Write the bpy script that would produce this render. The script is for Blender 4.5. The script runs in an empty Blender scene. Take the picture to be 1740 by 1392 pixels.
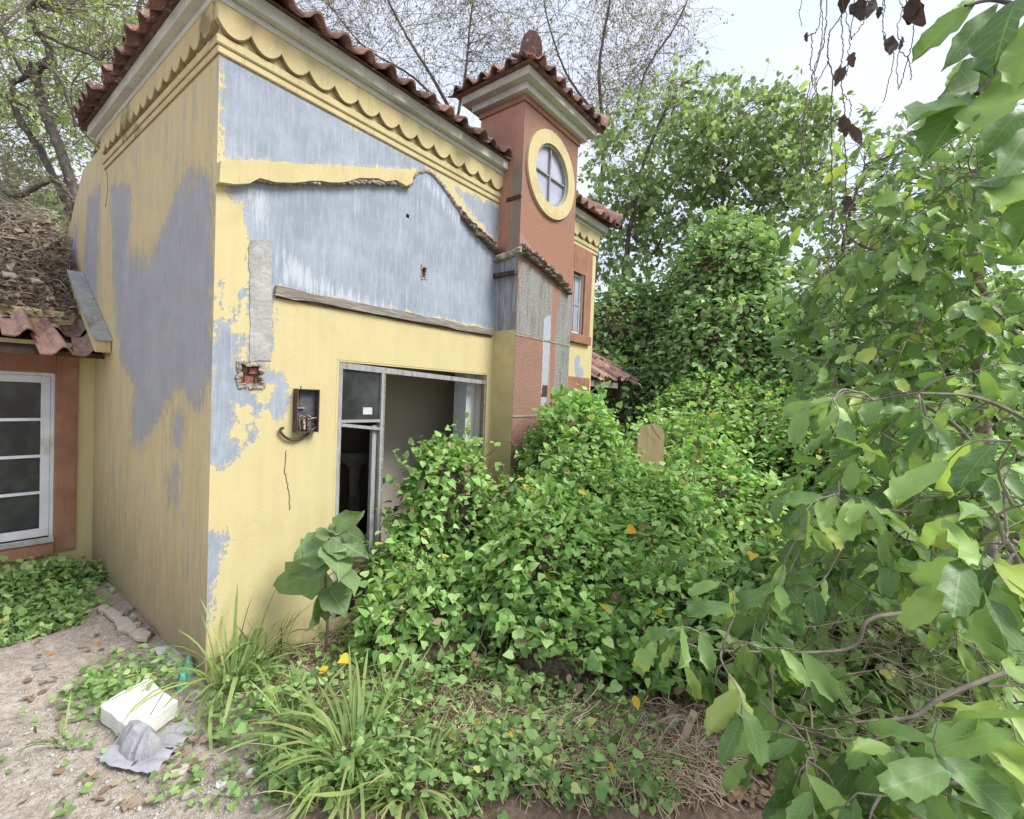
import bpy, math, random
import numpy as np
from mathutils import Vector, Matrix
rad = math.radians
S = bpy.context.scene
COL = S.collection
RNG = np.random.default_rng(7)
random.seed(7)

# ---------------------------------------------------------------- camera
CAM = np.array([-1.08688, -3.06202, 1.75])
CR = np.array([0.61785426, -0.78527749, 0.03994207])
CD = np.array([0.003892, -0.04774304, -0.99885207])
CF = np.array([0.786283, 0.61730046, -0.02644194])
FPX = 808.1
cd = bpy.data.cameras.new('camera')
cd.sensor_fit = 'HORIZONTAL'; cd.sensor_width = 36.0; cd.lens = 16.72
cd.clip_start = 0.05; cd.clip_end = 600
co = bpy.data.objects.new('camera', cd); COL.objects.link(co)
M3 = Matrix((CR, -CD, -CF)).transposed().to_4x4()
M3.translation = Vector(CAM)
co.matrix_world = M3
S.camera = co

# ---------------------------------------------------------------- light
S.render.resolution_x, S.render.resolution_y = 1024, 819
S.view_settings.view_transform = 'Standard'
S.view_settings.look = 'None'
S.view_settings.exposure = 1.8
S.view_settings.gamma = 1.0
S.view_settings.use_curve_mapping = False
SUN_DIR = np.array([0.22, -0.66, 0.80]); SUN_DIR /= np.linalg.norm(SUN_DIR)
W = bpy.data.worlds.new('World'); S.world = W; W.use_nodes = True
nt = W.node_tree; nt.nodes.clear()
out = nt.nodes.new('ShaderNodeOutputWorld'); bg = nt.nodes.new('ShaderNodeBackground')
sky = nt.nodes.new('ShaderNodeTexSky'); sky.sky_type = 'NISHITA'; sky.sun_disc = False
sky.sun_elevation = math.asin(SUN_DIR[2]); sky.sun_rotation = math.atan2(SUN_DIR[0], SUN_DIR[1])
tc = nt.nodes.new('ShaderNodeTexCoord'); nz = nt.nodes.new('ShaderNodeTexNoise')
nz.inputs['Scale'].default_value = 2.6; nz.inputs['Detail'].default_value = 5; nz.inputs['Roughness'].default_value = .55
mp = nt.nodes.new('ShaderNodeMapping'); mp.inputs['Scale'].default_value = (1, 1, 2.2)
rp = nt.nodes.new('ShaderNodeValToRGB')
rp.color_ramp.elements[0].position = .36; rp.color_ramp.elements[0].color = (.80, .80, .80, 1)
rp.color_ramp.elements[1].position = .62; rp.color_ramp.elements[1].color = (1, 1, 1, 1)
mx = nt.nodes.new('ShaderNodeMix'); mx.data_type = 'RGBA'
mx.inputs['B'].default_value = (2.85, 3.03, 3.45, 1)
nt.links.new(tc.outputs['Generated'], mp.inputs['Vector']); nt.links.new(mp.outputs['Vector'], nz.inputs['Vector'])
nt.links.new(nz.outputs['Fac'], rp.inputs['Fac']); nt.links.new(rp.outputs['Color'], mx.inputs['Factor'])
nt.links.new(sky.outputs['Color'], mx.inputs['A']); nt.links.new(mx.outputs['Result'], bg.inputs['Color'])
bg.inputs['Strength'].default_value = .1
nt.links.new(bg.outputs['Background'], out.inputs['Surface'])
sl = bpy.data.lights.new('sun', 'SUN'); sl.energy = 1.5; sl.angle = rad(28); sl.color = (1, .965, .9)
so = bpy.data.objects.new('sun', sl); COL.objects.link(so)
so.rotation_euler = Vector(SUN_DIR).to_track_quat('Z', 'Y').to_euler()

# ---------------------------------------------------------------- helpers
def nrm(v):
    v = np.asarray(v, float)
    return v / np.maximum(np.linalg.norm(v, axis=-1, keepdims=True), 1e-9)
def at(px, py, d):
    """point seen at photo pixel (px, py), d metres ahead of the camera"""
    return CAM + d * (CF + (px - 870) / FPX * CR + (py - 696) / FPX * CD)
def on(ax, val, px, py):
    """point seen at photo pixel on a real axis-aligned plane"""
    r = CF + (px - 870) / FPX * CR + (py - 696) / FPX * CD
    i = 'xyz'.index(ax)
    return CAM + r * (val - CAM[i]) / r[i]
def wave(p, s, seed=0):
    """cheap smooth 3-D pseudo noise in -1..1"""
    p = np.asarray(p, float) * s + seed * 7.31
    x, y, z = p[..., 0], p[..., 1], p[..., 2]
    return (np.sin(x * 1.7 + 1.3 * np.sin(y * 1.1 + .5)) + np.sin(y * 2.1 + 1.7 * np.sin(z * 1.3 + 1)) + np.sin(z * 1.9 + 1.1 * np.sin(x * 1.5 + 2))
            + .6 * np.sin(x * 3.9 + y * 3.1) + .6 * np.sin(z * 4.3 - y * 2.7 + 1)) / 4.2

def set_props(o, label=None, cat=None, group=None, kind=None):
    if label: o['label'] = label
    if cat: o['category'] = cat
    if group: o['group'] = group
    if kind: o['kind'] = kind
    return o
def link(name, data, parent=None, **kw):
    o = bpy.data.objects.new(name, data); COL.objects.link(o)
    if parent is not None: o.parent = parent
    return set_props(o, **kw)
def thing(name, label, cat, group=None, loc=(0, 0, 0)):
    o = link(name, None, label=label, cat=cat, group=group)
    o.location = loc; o.empty_display_size = .1
    return o
def mesh_of(name, v, f, mat=None, smooth=False):
    me = bpy.data.meshes.new(name)
    me.from_pydata([tuple(map(float, p)) for p in v], [], [tuple(map(int, q)) for q in f])
    if mat is not None: me.materials.append(mat)
    if smooth: me.polygons.foreach_set('use_smooth', [True] * len(me.polygons))
    me.update(); return me
def obj(name, v, f, mat, parent=None, smooth=False, **kw):
    return link(name, mesh_of(name, v, f, mat, smooth), parent, **kw)
def fattr(me, name, arr):
    a = me.attributes.new(name, 'FLOAT', 'POINT'); a.data.foreach_set('value', np.asarray(arr, np.float32).ravel())
def tri_mesh(name, v, tris, mat, smooth=False, leaf=None):
    me = bpy.data.meshes.new(name); n, k = len(v), len(tris)
    me.vertices.add(n); me.vertices.foreach_set('co', np.asarray(v, np.float32).ravel())
    me.loops.add(k * 3); me.loops.foreach_set('vertex_index', np.asarray(tris, np.int32).ravel())
    me.polygons.add(k); me.polygons.foreach_set('loop_start', np.arange(0, k * 3, 3, dtype=np.int32))
    me.polygons.foreach_set('loop_total', np.full(k, 3, np.int32))
    me.update(calc_edges=True)
    if smooth: me.polygons.foreach_set('use_smooth', np.ones(k, bool))
    if leaf is not None:
        a = me.attributes.new('leaf', 'FLOAT_VECTOR', 'POINT'); a.data.foreach_set('vector', np.asarray(leaf, np.float32).ravel())
    me.materials.append(mat); me.validate(); return me

class MB:
    """collects boxes and prisms of ONE object"""
    def __init__(s): s.v, s.f = [], []
    def add(s, v, f):
        b = len(s.v); s.v += [tuple(p) for p in v]; s.f += [tuple(i + b for i in q) for q in f]; return s
    def box(s, a, b, jit=0):
        (x0, y0, z0), (x1, y1, z1) = a, b
        v = [(x0, y0, z0), (x1, y0, z0), (x1, y1, z0), (x0, y1, z0), (x0, y0, z1), (x1, y0, z1), (x1, y1, z1), (x0, y1, z1)]
        if jit: v = [tuple(c + random.uniform(-jit, jit) for c in p) for p in v]
        return s.add(v, [(3, 2, 1, 0), (4, 5, 6, 7), (0, 1, 5, 4), (1, 2, 6, 5), (2, 3, 7, 6), (3, 0, 4, 7)])
    def prism(s, poly, mapf, d0, d1):
        """poly: 2-D outline, mapf(u, w, d) -> xyz, extruded from depth d0 to d1"""
        n = len(poly); v = [mapf(u, w, d0) for u, w in poly] + [mapf(u, w, d1) for u, w in poly]
        f = [tuple(range(n)), tuple(range(2 * n - 1, n - 1, -1))] + [(i, n + i, n + (i + 1) % n, (i + 1) % n) for i in range(n)]
        return s.add(v, f)
    def build(s, name, mat, parent=None, smooth=False, bevel=0, **kw):
        o = obj(name, s.v, s.f, mat, parent, smooth, **kw)
        if bevel:
            m = o.modifiers.new('bevel', 'BEVEL'); m.width = bevel; m.segments = 1; m.limit_method = 'ANGLE'
        return o
def tube(pts, radii, k=6, cap=True):
    pts = np.asarray(pts, float); n = len(pts)
    radii = np.full(n, radii, float) if np.isscalar(radii) else np.asarray(radii, float)
    t = nrm(np.gradient(pts, axis=0)) if n > 1 else np.array([[0, 0, 1.]])
    ref = np.tile(np.array([.13, .21, .97]), (n, 1)); bad = np.abs((t * ref).sum(1)) > .93
    ref[bad] = (1, .1, .05)
    if bad.any() and not bad.all(): ref[:] = (.72, -.66, .2)
    a = nrm(np.cross(t, ref)); b = np.cross(t, a)
    an = np.arange(k) * 2 * math.pi / k
    v = (pts[:, None] + radii[:, None, None] * (np.cos(an)[None, :, None] * a[:, None] + np.sin(an)[None, :, None] * b[:, None])).reshape(-1, 3)
    i = np.arange(n - 1)[:, None] * k; j = np.arange(k)[None]; j2 = (j + 1) % k
    q = np.stack([i + j, i + j2, i + k + j2, i + k + j], -1).reshape(-1, 4)
    tr = np.concatenate([q[:, [0, 1, 2]], q[:, [0, 2, 3]]])
    return v, tr
def tubes_mesh(name, items, mat, k=5, smooth=True):
    vs, ts, b = [], [], 0
    for it in items:
        p, r = it[0], it[1]; kk = it[2] if len(it) > 2 else k
        v, t = tube(p, r, kk); vs.append(v); ts.append(t + b); b += len(v)
    return tri_mesh(name, np.concatenate(vs), np.concatenate(ts), mat, smooth)
def spline(P, n):
    """Catmull-Rom through the points P"""
    P = np.asarray(P, float)
    if len(P) < 3: return P[0] + (P[-1] - P[0]) * np.linspace(0, 1, n)[:, None]
    Q = np.vstack([2 * P[0] - P[1], P, 2 * P[-1] - P[-2]]); m = len(P) - 1
    u = np.linspace(0, m - 1e-6, n); i = u.astype(int); t = (u - i)[:, None]
    a, b, c, d = Q[i], Q[i + 1], Q[i + 2], Q[i + 3]
    return .5 * (2 * b + (c - a) * t + (2 * a - 5 * b + 4 * c - d) * t * t + (3 * b - a - 3 * c + d) * t ** 3)

# ---------------------------------------------------------------- material helpers
class NT:
    def __init__(s, name):
        s.m = bpy.data.materials.new(name); s.m.use_nodes = True; s.t = s.m.node_tree; s.t.nodes.clear()
        s.out = s.t.nodes.new('ShaderNodeOutputMaterial')
    def n(s, typ, ins=None, **props):
        nd = s.t.nodes.new('ShaderNode' + typ)
        for k, v in props.items(): setattr(nd, k, v)
        for k, v in (ins or {}).items(): s.set(nd.inputs[k], v)
        return nd
    def set(s, sock, v):
        if isinstance(v, bpy.types.NodeSocket): s.t.links.new(v, sock)
        elif isinstance(v, bpy.types.Node): s.t.links.new(v.outputs[0], sock)
        else:
            if sock.type == 'RGBA' and hasattr(v, '__len__') and len(v) == 3: v = (*v, 1)
            sock.default_value = v
    def math(s, op, a, b=0., c=None, clamp=False):
        nd = s.t.nodes.new('ShaderNodeMath'); nd.operation = op; nd.use_clamp = clamp
        s.set(nd.inputs[0], a); s.set(nd.inputs[1], b)
        if c is not None: s.set(nd.inputs[2], c)
        return nd.outputs[0]
    def mix(s, fac, a, b, mode='MIX'):
        nd = s.t.nodes.new('ShaderNodeMix'); nd.data_type = 'RGBA'; nd.blend_type = mode
        s.set(nd.inputs['Factor'], fac); s.set(nd.inputs['A'], a); s.set(nd.inputs['B'], b)
        return nd.outputs['Result']
    def ramp(s, fac, stops):
        nd = s.t.nodes.new('ShaderNodeValToRGB'); e = nd.color_ramp.elements
        while len(e) < len(stops): e.new(.5)
        for q, (p, c) in zip(e, stops):
            q.position = p; q.color = (*c, 1) if hasattr(c, '__len__') else (c, c, c, 1)
        s.set(nd.inputs['Fac'], fac); return nd.outputs['Color']
    def smooth(s, x, lo, hi):
        nd = s.t.nodes.new('ShaderNodeMapRange'); nd.interpolation_type = 'SMOOTHSTEP'
        s.set(nd.inputs['Value'], x); nd.inputs['From Min'].default_value = lo; nd.inputs['From Max'].default_value = hi
        return nd.outputs['Result']
    def pos(s, scale=(1, 1, 1)):
        g = s.n('NewGeometry'); mpn = s.n('Mapping', {'Vector': g.outputs['Position'], 'Scale': scale}); return mpn.outputs[0]
    def objpos(s, scale=(1, 1, 1)):
        g = s.n('TexCoord'); oi = s.n('ObjectInfo')
        add = s.n('VectorMath', {0: g.outputs['Object'], 1: oi.outputs['Random']}, operation='ADD')
        mpn = s.n('Mapping', {'Vector': add.outputs[0], 'Scale': scale}); return mpn.outputs[0]
    def noise(s, vec, scale, detail=4, rough=.55, out='Fac'):
        nd = s.n('TexNoise', {'Vector': vec, 'Scale': scale, 'Detail': detail, 'Roughness': rough}); return nd.outputs[out]
    def attr(s, name, out='Fac'):
        return s.n('Attribute', attribute_name=name).outputs[out]
    def bump(s, h, dist=.01, strength=.6, nrmv=None):
        nd = s.n('Bump', {'Height': h, 'Distance': dist, 'Strength': strength})
        if nrmv is not None: s.set(nd.inputs['Normal'], nrmv)
        return nd.outputs[0]
    def bsdf(s, color, rough=.8, spec=.3, normal=None, metal=0.):
        p = s.n('BsdfPrincipled', {'Base Color': color, 'Roughness': rough, 'Metallic': metal})
        p.inputs['Specular IOR Level'].default_value = spec
        if normal is not None: s.set(p.inputs['Normal'], normal)
        return p.outputs[0]
    def done(s, sh):
        s.t.links.new(sh, s.out.inputs['Surface']); return s.m

def leaf_material(name, stops, veins=True, trans=.35, rough=.45, spec=.35, rib=(.30, .40, .16), vein_n=7., tscale=1.5):
    q = NT(name)
    sep = q.n('SeparateXYZ', {0: q.attr('leaf', 'Vector')})
    u, v, r = sep.outputs
    oi = q.n('ObjectInfo')
    rr = q.math('FRACT', q.math('ADD', r, oi.outputs['Random']))
    c = q.ramp(rr, stops)
    nz = q.noise(q.pos(), 22, 2); nf = q.noise(q.pos(), 160, 3, .7)
    c = q.mix(q.math('MULTIPLY', q.smooth(nf, .6, .68), .35), c, q.mix(.6, c, (.3, .26, .1)))
    c = q.mix(q.math('MULTIPLY', q.smooth(nz, .4, .75), .35), c, q.mix(1., c, (.62, .68, .5), 'MULTIPLY'))
    if veins:
        au = q.math('ABSOLUTE', u)
        mid = q.math('SUBTRACT', 1., q.smooth(au, .015, .075))
        ph = q.math('SUBTRACT', q.math('MULTIPLY', v, vein_n), q.math('MULTIPLY', au, 1.6))
        sv = q.math('ABSOLUTE', q.math('SUBTRACT', q.math('FRACT', ph), .5))
        sv = q.math('MULTIPLY', q.math('SUBTRACT', 1., q.smooth(sv, .015, .09)), .5)
        c = q.mix(q.math('MAXIMUM', q.math('MULTIPLY', mid, .75), sv), c, q.mix(.55, c, rib))
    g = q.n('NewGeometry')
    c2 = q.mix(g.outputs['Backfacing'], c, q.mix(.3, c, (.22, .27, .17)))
    p = q.bsdf(c2, rough, spec)
    tb = q.n('BsdfTranslucent', {'Color': q.mix(1., c, (tscale, tscale * 1.08, tscale * .55), 'MULTIPLY')}).outputs[0]
    ms = q.n('MixShader', {0: trans, 1: p, 2: tb}).outputs[0]
    return q.done(ms)
def simple_mat(name, c1, c2, scale=12., rough=.85, spec=.25, bump=.006, bscale=None, stretch=(1, 1, 1), local=False, metal=0., c3=None, runs=0.):
    q = NT(name); P = q.objpos(stretch) if local else q.pos(stretch)
    nz = q.noise(P, scale, 5, .6)
    c = q.mix(q.smooth(nz, .3, .7), c1, c2)
    if c3 is not None: c = q.mix(q.smooth(q.noise(P, scale * .37, 4, .65), .56, .66), c, c3)
    if runs:
        rn = q.smooth(q.noise(q.pos((13, 13, 1.2)), 3., 6, .72), .54, .72)
        c = q.mix(q.math('MULTIPLY', rn, runs), c, q.mix(1., c, (.45, .41, .36), 'MULTIPLY'))
        c = q.mix(q.math('MULTIPLY', q.smooth(q.noise(q.pos(), 70, 4, .75), .62, .7), runs * .6), c, (.16, .13, .10))
    oi = q.n('ObjectInfo')
    if local:
        c = q.mix(1., c, q.ramp(oi.outputs['Random'], [(0, .62), (.5, .95), (1, 1.2)]), 'MULTIPLY')
    n = q.bump(q.noise(P, bscale or scale * 4, 4, .6), bump, .7) if bump else None
    return q.done(q.bsdf(c, rough, spec, n, metal))

YEL = (.565, .485, .265); YEL2 = (.505, .43, .225)
GREY = (.235, .27, .325); PALE = (.40, .445, .51)

def paint_material(name, paint, paint2, bare, bare2, streak=1., dirt=0., side=False):
    """peeling paint over plaster. attributes: bare = signed distance into the peeled area, pale = into lime-washed area"""
    q = NT(name); P = q.pos()
    PS = q.pos((9, 9, 1.1))
    sd = q.attr('bare')
    n1 = q.math('MULTIPLY', q.math('SUBTRACT', q.noise(P, 7, 4, .6), .5), .22 if not side else .34)
    n2 = q.math('MULTIPLY', q.math('SUBTRACT', q.noise(P, 34, 6, .78), .5), .21)
    n3 = q.math('MULTIPLY', q.math('SUBTRACT', q.noise(PS, 6, 4, .65), .5), .10 if not side else .42)
    sdn = q.math('ADD', q.math('ADD', sd, n1), q.math('ADD', n2, n3))
    mask = q.smooth(sdn, -.004, .004) if not side else q.smooth(q.math('ADD', sdn, q.math('MULTIPLY', q.math('SUBTRACT', q.noise(q.pos((40, 40, 5)), 3, 5, .8), .5), .35)), -.05, .05)
    if side: mask = q.math('MULTIPLY', mask, q.math('SUBTRACT', 1., q.math('MULTIPLY', q.smooth(q.noise(q.pos((14, 14, 1.4)), 2.6, 6, .75), .56, .66), .75)))
    if side: mask = q.math('MAXIMUM', mask, q.math('MULTIPLY', q.smooth(q.noise(q.pos((7, 7, 1.6)), 1.5, 6, .7), .52, .66), .55))
    edge = q.math('SUBTRACT', 1., q.smooth(q.math('ABSOLUTE', sdn), .004, .02))
    # paint
    pc = q.mix(q.math('MULTIPLY', q.smooth(q.noise(PS, 1.3, 6, .6), .35, .7), .6), paint, paint2)
    pc = q.mix(q.math('MULTIPLY', q.smooth(q.noise(P, 3.1, 5, .7), .5, .8), .5), pc, q.mix(1., pc, (.78, .74, .7), 'MULTIPLY'))
    spk = q.smooth(q.noise(P, 95, 3, .7), .69, .74)
    pc = q.mix(q.math('MULTIPLY', spk, .55), pc, (.22, .16, .09))
    ln = q.math('SUBTRACT', 1., q.smooth(q.math('ABSOLUTE', q.math('SUBTRACT', q.noise(q.pos((2.5, 2.5, 22)), 2.2, 5, .6), .5)), .0015, .006))
    ln = q.math('MULTIPLY', ln, q.math('MULTIPLY', q.smooth(q.noise(P, 2.6, 3, .6), .5, .6), q.smooth(sd, -.45, -.05)))
    pc = q.mix(q.math('MULTIPLY', ln, .6), pc, (.25, .19, .10))
    sct = q.smooth(q.noise(P, 14, 6, .8), .66, .72)
    pc = q.mix(q.math('MULTIPLY', sct, .35), pc, q.mix(.5, pc, (.36, .31, .22)))
    # bare plaster
    st = q.noise(PS, 4.5, 6, .72); cl = q.noise(P, 3.2, 7, .68)
    bc = q.mix(q.math('MULTIPLY', q.smooth(cl, .34, .72), .6), bare, bare2)
    bc = q.mix(q.math('MULTIPLY', q.smooth(st, .42, .72), .6), bc, bare2)
    bc = q.mix(q.math('MULTIPLY', q.smooth(q.noise(P, 110, 4, .75), .5, .72), .3), bc, q.mix(1., bc, (.6, .6, .62), 'MULTIPLY'))
    wht = q.math('MULTIPLY', q.smooth(q.math('ADD', q.noise(q.pos((16, 16, 1.3)), 2.6, 6, .7), q.math('MULTIPLY', q.attr('pale'), 2.2)), .56, .74), streak)
    bc = q.mix(q.math('MULTIPLY', wht, .7), bc, (.52, .545, .60))
    spk2 = q.smooth(q.noise(P, 60, 4, .7), .68, .72)
    bc = q.mix(q.math('MULTIPLY', spk2, .5), bc, (.12, .12, .12))
    drip = q.smooth(q.noise(q.pos((26, 26, .8)), 2.2, 5, .65), .575, .66)
    bc = q.mix(q.math('MULTIPLY', q.math('MULTIPLY', drip, q.smooth(q.noise(P, 1.7, 3, .6), .42, .6)), .55 * streak), bc, (.55, .58, .64))
    # scratches of paint left on the plaster
    scr = q.smooth(q.noise(q.pos((30, 30, 9)), 4, 5, .8), .66, .69)
    bc = q.mix(q.math('MULTIPLY', scr, .55), bc, paint)
    c = q.mix(mask, pc, bc)
    c = q.mix(q.math('MULTIPLY', edge, .25), c, (.75, .7, .58))
    if dirt:
        sep = q.n('SeparateXYZ', {0: q.pos()})
        dz = q.math('ADD', sep.outputs[2], q.math('MULTIPLY', q.math('SUBTRACT', q.noise(PS, 3, 5, .7), .5), 1.6))
        low = q.math('SUBTRACT', 1., q.smooth(dz, .0, 1.3))
        gs = q.smooth(q.noise(q.pos((7, 7, .7)), 2.4, 6, .7), .47, .7)
        c = q.mix(q.math('MULTIPLY', gs, .32), c, (.36, .32, .26))
        c = q.mix(q.math('MULTIPLY', low, .65 * dirt), c, (.27, .205, .13))
        rs = q.smooth(q.noise(q.pos((14, 14, 1.2)), 3.2, 5, .7), .6, .74)
        c = q.mix(q.math('MULTIPLY', rs, .3 * dirt), c, (.25, .215, .165))
    h = q.math('ADD', q.math('MULTIPLY', mask, -.6), q.math('MULTIPLY', q.noise(P, 55, 5, .65), .45))
    n = q.bump(h, .004, .8)
    return q.done(q.bsdf(c, .88, .18, n))

M = {}
M['front'] = paint_material('peeling_yellow_paint', YEL, YEL2, GREY, PALE, 1.)
M['side'] = paint_material('dirty_yellow_paint', (.60, .49, .28), (.50, .405, .23), (.31, .32, .35), (.42, .43, .46), .35, 1., True)
M['towerfront'] = None
M['yellow'] = simple_mat('yellow_plaster', YEL, YEL2, 6, bump=.003, bscale=50, c3=(.5, .40, .21), runs=.5)
M['yellowside'] = simple_mat('dull_yellow_plaster', (.58, .48, .27), (.50, .405, .225), 6, bump=.003, bscale=50, c3=(.27, .21, .11))
M['fascia'] = simple_mat('grey_green_fascia', (.56, .575, .50), (.48, .49, .43), 5, bump=.002, bscale=40, stretch=(1, 1, 3), c3=(.42, .42, .38), runs=.6)
M['terra'] = simple_mat('terracotta_paint', (.33, .17, .115), (.25, .125, .085), 5, bump=.003, bscale=60, c3=(.33, .19, .135), runs=.6)
M['concrete'] = simple_mat('raw_concrete', (.30, .30, .29), (.42, .42, .41), 9, bump=.012, bscale=38, c3=(.22, .215, .2))
M['mortar'] = simple_mat('crumbled_mortar', (.36, .33, .29), (.24, .21, .18), 24, bump=.015, bscale=60)
M['rubbleedge'] = simple_mat('broken_render', (.42, .38, .33), (.20, .15, .12), 30, bump=.02, bscale=50)
M['darkrender'] = simple_mat('dark_broken_render', (.17, .12, .10), (.09, .07, .065), 24, bump=.02, bscale=50, c3=(.3, .27, .24))
M['brick'] = simple_mat('red_brick', (.34, .15, .11), (.24, .10, .075), 30, bump=.008, bscale=80, local=True)
M['timber'] = simple_mat('weathered_timber', (.30, .27, .235), (.16, .135, .115), 7, bump=.008, bscale=14, stretch=(1, 9, 14), c3=(.38, .36, .33))
M['frame'] = simple_mat('faded_grey_frame', (.36, .36, .37), (.26, .25, .25), 6, bump=.003, bscale=12, stretch=(12, 12, 2), c3=(.22, .18, .15))
M['whiteframe'] = simple_mat('white_window_paint', (.66, .68, .72), (.55, .57, .6), 6, rough=.6, bump=.002, bscale=20, c3=(.48, .45, .4))
M['room'] = simple_mat('taupe_room_wall', (.56, .50, .43), (.50, .445, .385), 1.6, bump=.002, bscale=40)
M['roomfloor'] = simple_mat('dusty_floor', (.20, .18, .15), (.13, .11, .09), 5, bump=.01)
M['rust'] = simple_mat('rusty_metal', (.085, .075, .075), (.07, .045, .035), 25, rough=.75, bump=.003, bscale=90, c3=(.2, .09, .04))
M['metalplate'] = simple_mat('blue_grey_plate', (.11, .115, .145), (.07, .065, .075), 18, rough=.6, bump=.002)
M['wire'] = simple_mat('dark_wire', (.06, .05, .045), (.12, .08, .06), 40, rough=.6, bump=0)
M['copper'] = simple_mat('pale_wire_ends', (.55, .45, .32), (.3, .18, .1), 60, rough=.5, bump=0)
M['bark'] = simple_mat('grey_bark', (.115, .095, .08), (.055, .045, .04), 14, bump=.02, bscale=30, stretch=(1, 1, .35), c3=(.17, .15, .13))
M['twig'] = simple_mat('brown_twig', (.22, .18, .145), (.125, .095, .075), 16, bump=0)
M['twigpale'] = simple_mat('pale_branch', (.30, .26, .215), (.16, .13, .105), 14, bump=.004, bscale=60)
M['greenstem'] = simple_mat('green_stem', (.22, .22, .07), (.14, .16, .05), 14, bump=0)
M['straw'] = simple_mat('dry_straw', (.60, .49, .35), (.40, .30, .20), 9, bump=0, c3=(.72, .62, .48))
M['debris'] = simple_mat('dead_brush', (.17, .14, .115), (.36, .30, .235), 9, bump=0)
M['vine'] = simple_mat('dry_vine', (.085, .06, .05), (.14, .105, .09), 20, bump=0)
M['foam'] = simple_mat('white_foam', (.76, .76, .73), (.66, .65, .60), 9, bump=.006, bscale=90, c3=(.52, .47, .38))
M['tarp'] = simple_mat('grey_sheet', (.38, .375, .40), (.27, .265, .29), 7, rough=.6, spec=.35, bump=.014, bscale=22, c3=(.30, .265, .23))
M['teal'] = simple_mat('teal_plastic', (.12, .42, .37), (.25, .55, .48), 9, rough=.35, spec=.5, bump=.01, bscale=20)
M['litter'] = simple_mat('white_scrap', (.72, .72, .74), (.58, .58, .6), 9, rough=.5, bump=.006, bscale=24, local=True)
M['orange'] = simple_mat('orange_peel', (.62, .30, .05), (.5, .2, .04), 20, rough=.6, bump=.004)
M['stone'] = simple_mat('rubble_stone', (.45, .42, .38), (.33, .30, .265), 18, bump=.01, bscale=50, local=True, c3=(.52, .5, .47))
M['slab'] = simple_mat('cement_slab', (.44, .40, .35), (.35, .31, .265), 12, bump=.008, bscale=40, local=True)
M['card'] = simple_mat('brown_card', (.42, .32, .235), (.36, .27, .19), 8, bump=.002)
M['board'] = simple_mat('tan_board', (.50, .38, .23), (.40, .30, .17), 5, bump=.004, bscale=20, stretch=(8, 8, 1))
M['darkwood'] = simple_mat('dark_wood', (.09, .065, .05), (.05, .035, .03), 9, bump=.004)
M['greywood'] = simple_mat('grey_wood', (.3, .28, .26), (.2, .18, .165), 9, bump=.004)

def glass_mat():
    q = NT('dusty_glass')
    nz = q.noise(q.pos(), 5, 5, .65)
    base = q.bsdf(q.mix(q.smooth(nz, .35, .7), (.035, .04, .042), (.09, .10, .10)), .12, .6)
    tr = q.n('BsdfTransparent', {'Color': (.75, .8, .8)}).outputs[0]
    return q.done(q.n('MixShader', {0: .62, 1: tr, 2: base}).outputs[0])
M['glass'] = glass_mat()
def skyglass_mat():
    q = NT('sky_reflection_glass')
    nz = q.noise(q.pos(), 4, 4, .6)
    base = q.bsdf(q.mix(q.smooth(nz, .35, .7), (.40, .43, .51), (.31, .335, .40)), .08, .8)  # pale sky reflection painted into the pane colour
    return q.done(base)
M['skyglass'] = skyglass_mat()

def tile_mat(name, c1, c2, c3):
    q = NT(name); P = q.pos(); oi = q.n('ObjectInfo')
    c = q.mix(q.smooth(q.noise(P, 14, 5, .65), .35, .65), c1, c2)
    c = q.mix(1., c, q.ramp(oi.outputs['Random'], [(0, (.5, .5, .53)), (.4, (.85, .82, .82)), (.75, (1.15, 1.1, 1.05)), (1, (1.7, 1.6, 1.5))]), 'MULTIPLY')
    c = q.mix(q.smooth(q.noise(P, 22, 6, .75), .55, .68), c, c3)
    n = q.bump(q.noise(P, 70, 4, .6), .006, .7)
    return q.done(q.bsdf(c, .85, .25, n))
M['tile'] = tile_mat('red_roof_tile', (.27, .15, .125), (.16, .10, .09), (.46, .37, .32))
M['oldtile'] = tile_mat('worn_pink_tile', (.40, .25, .21), (.27, .18, .155), (.50, .42, .37))

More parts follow.
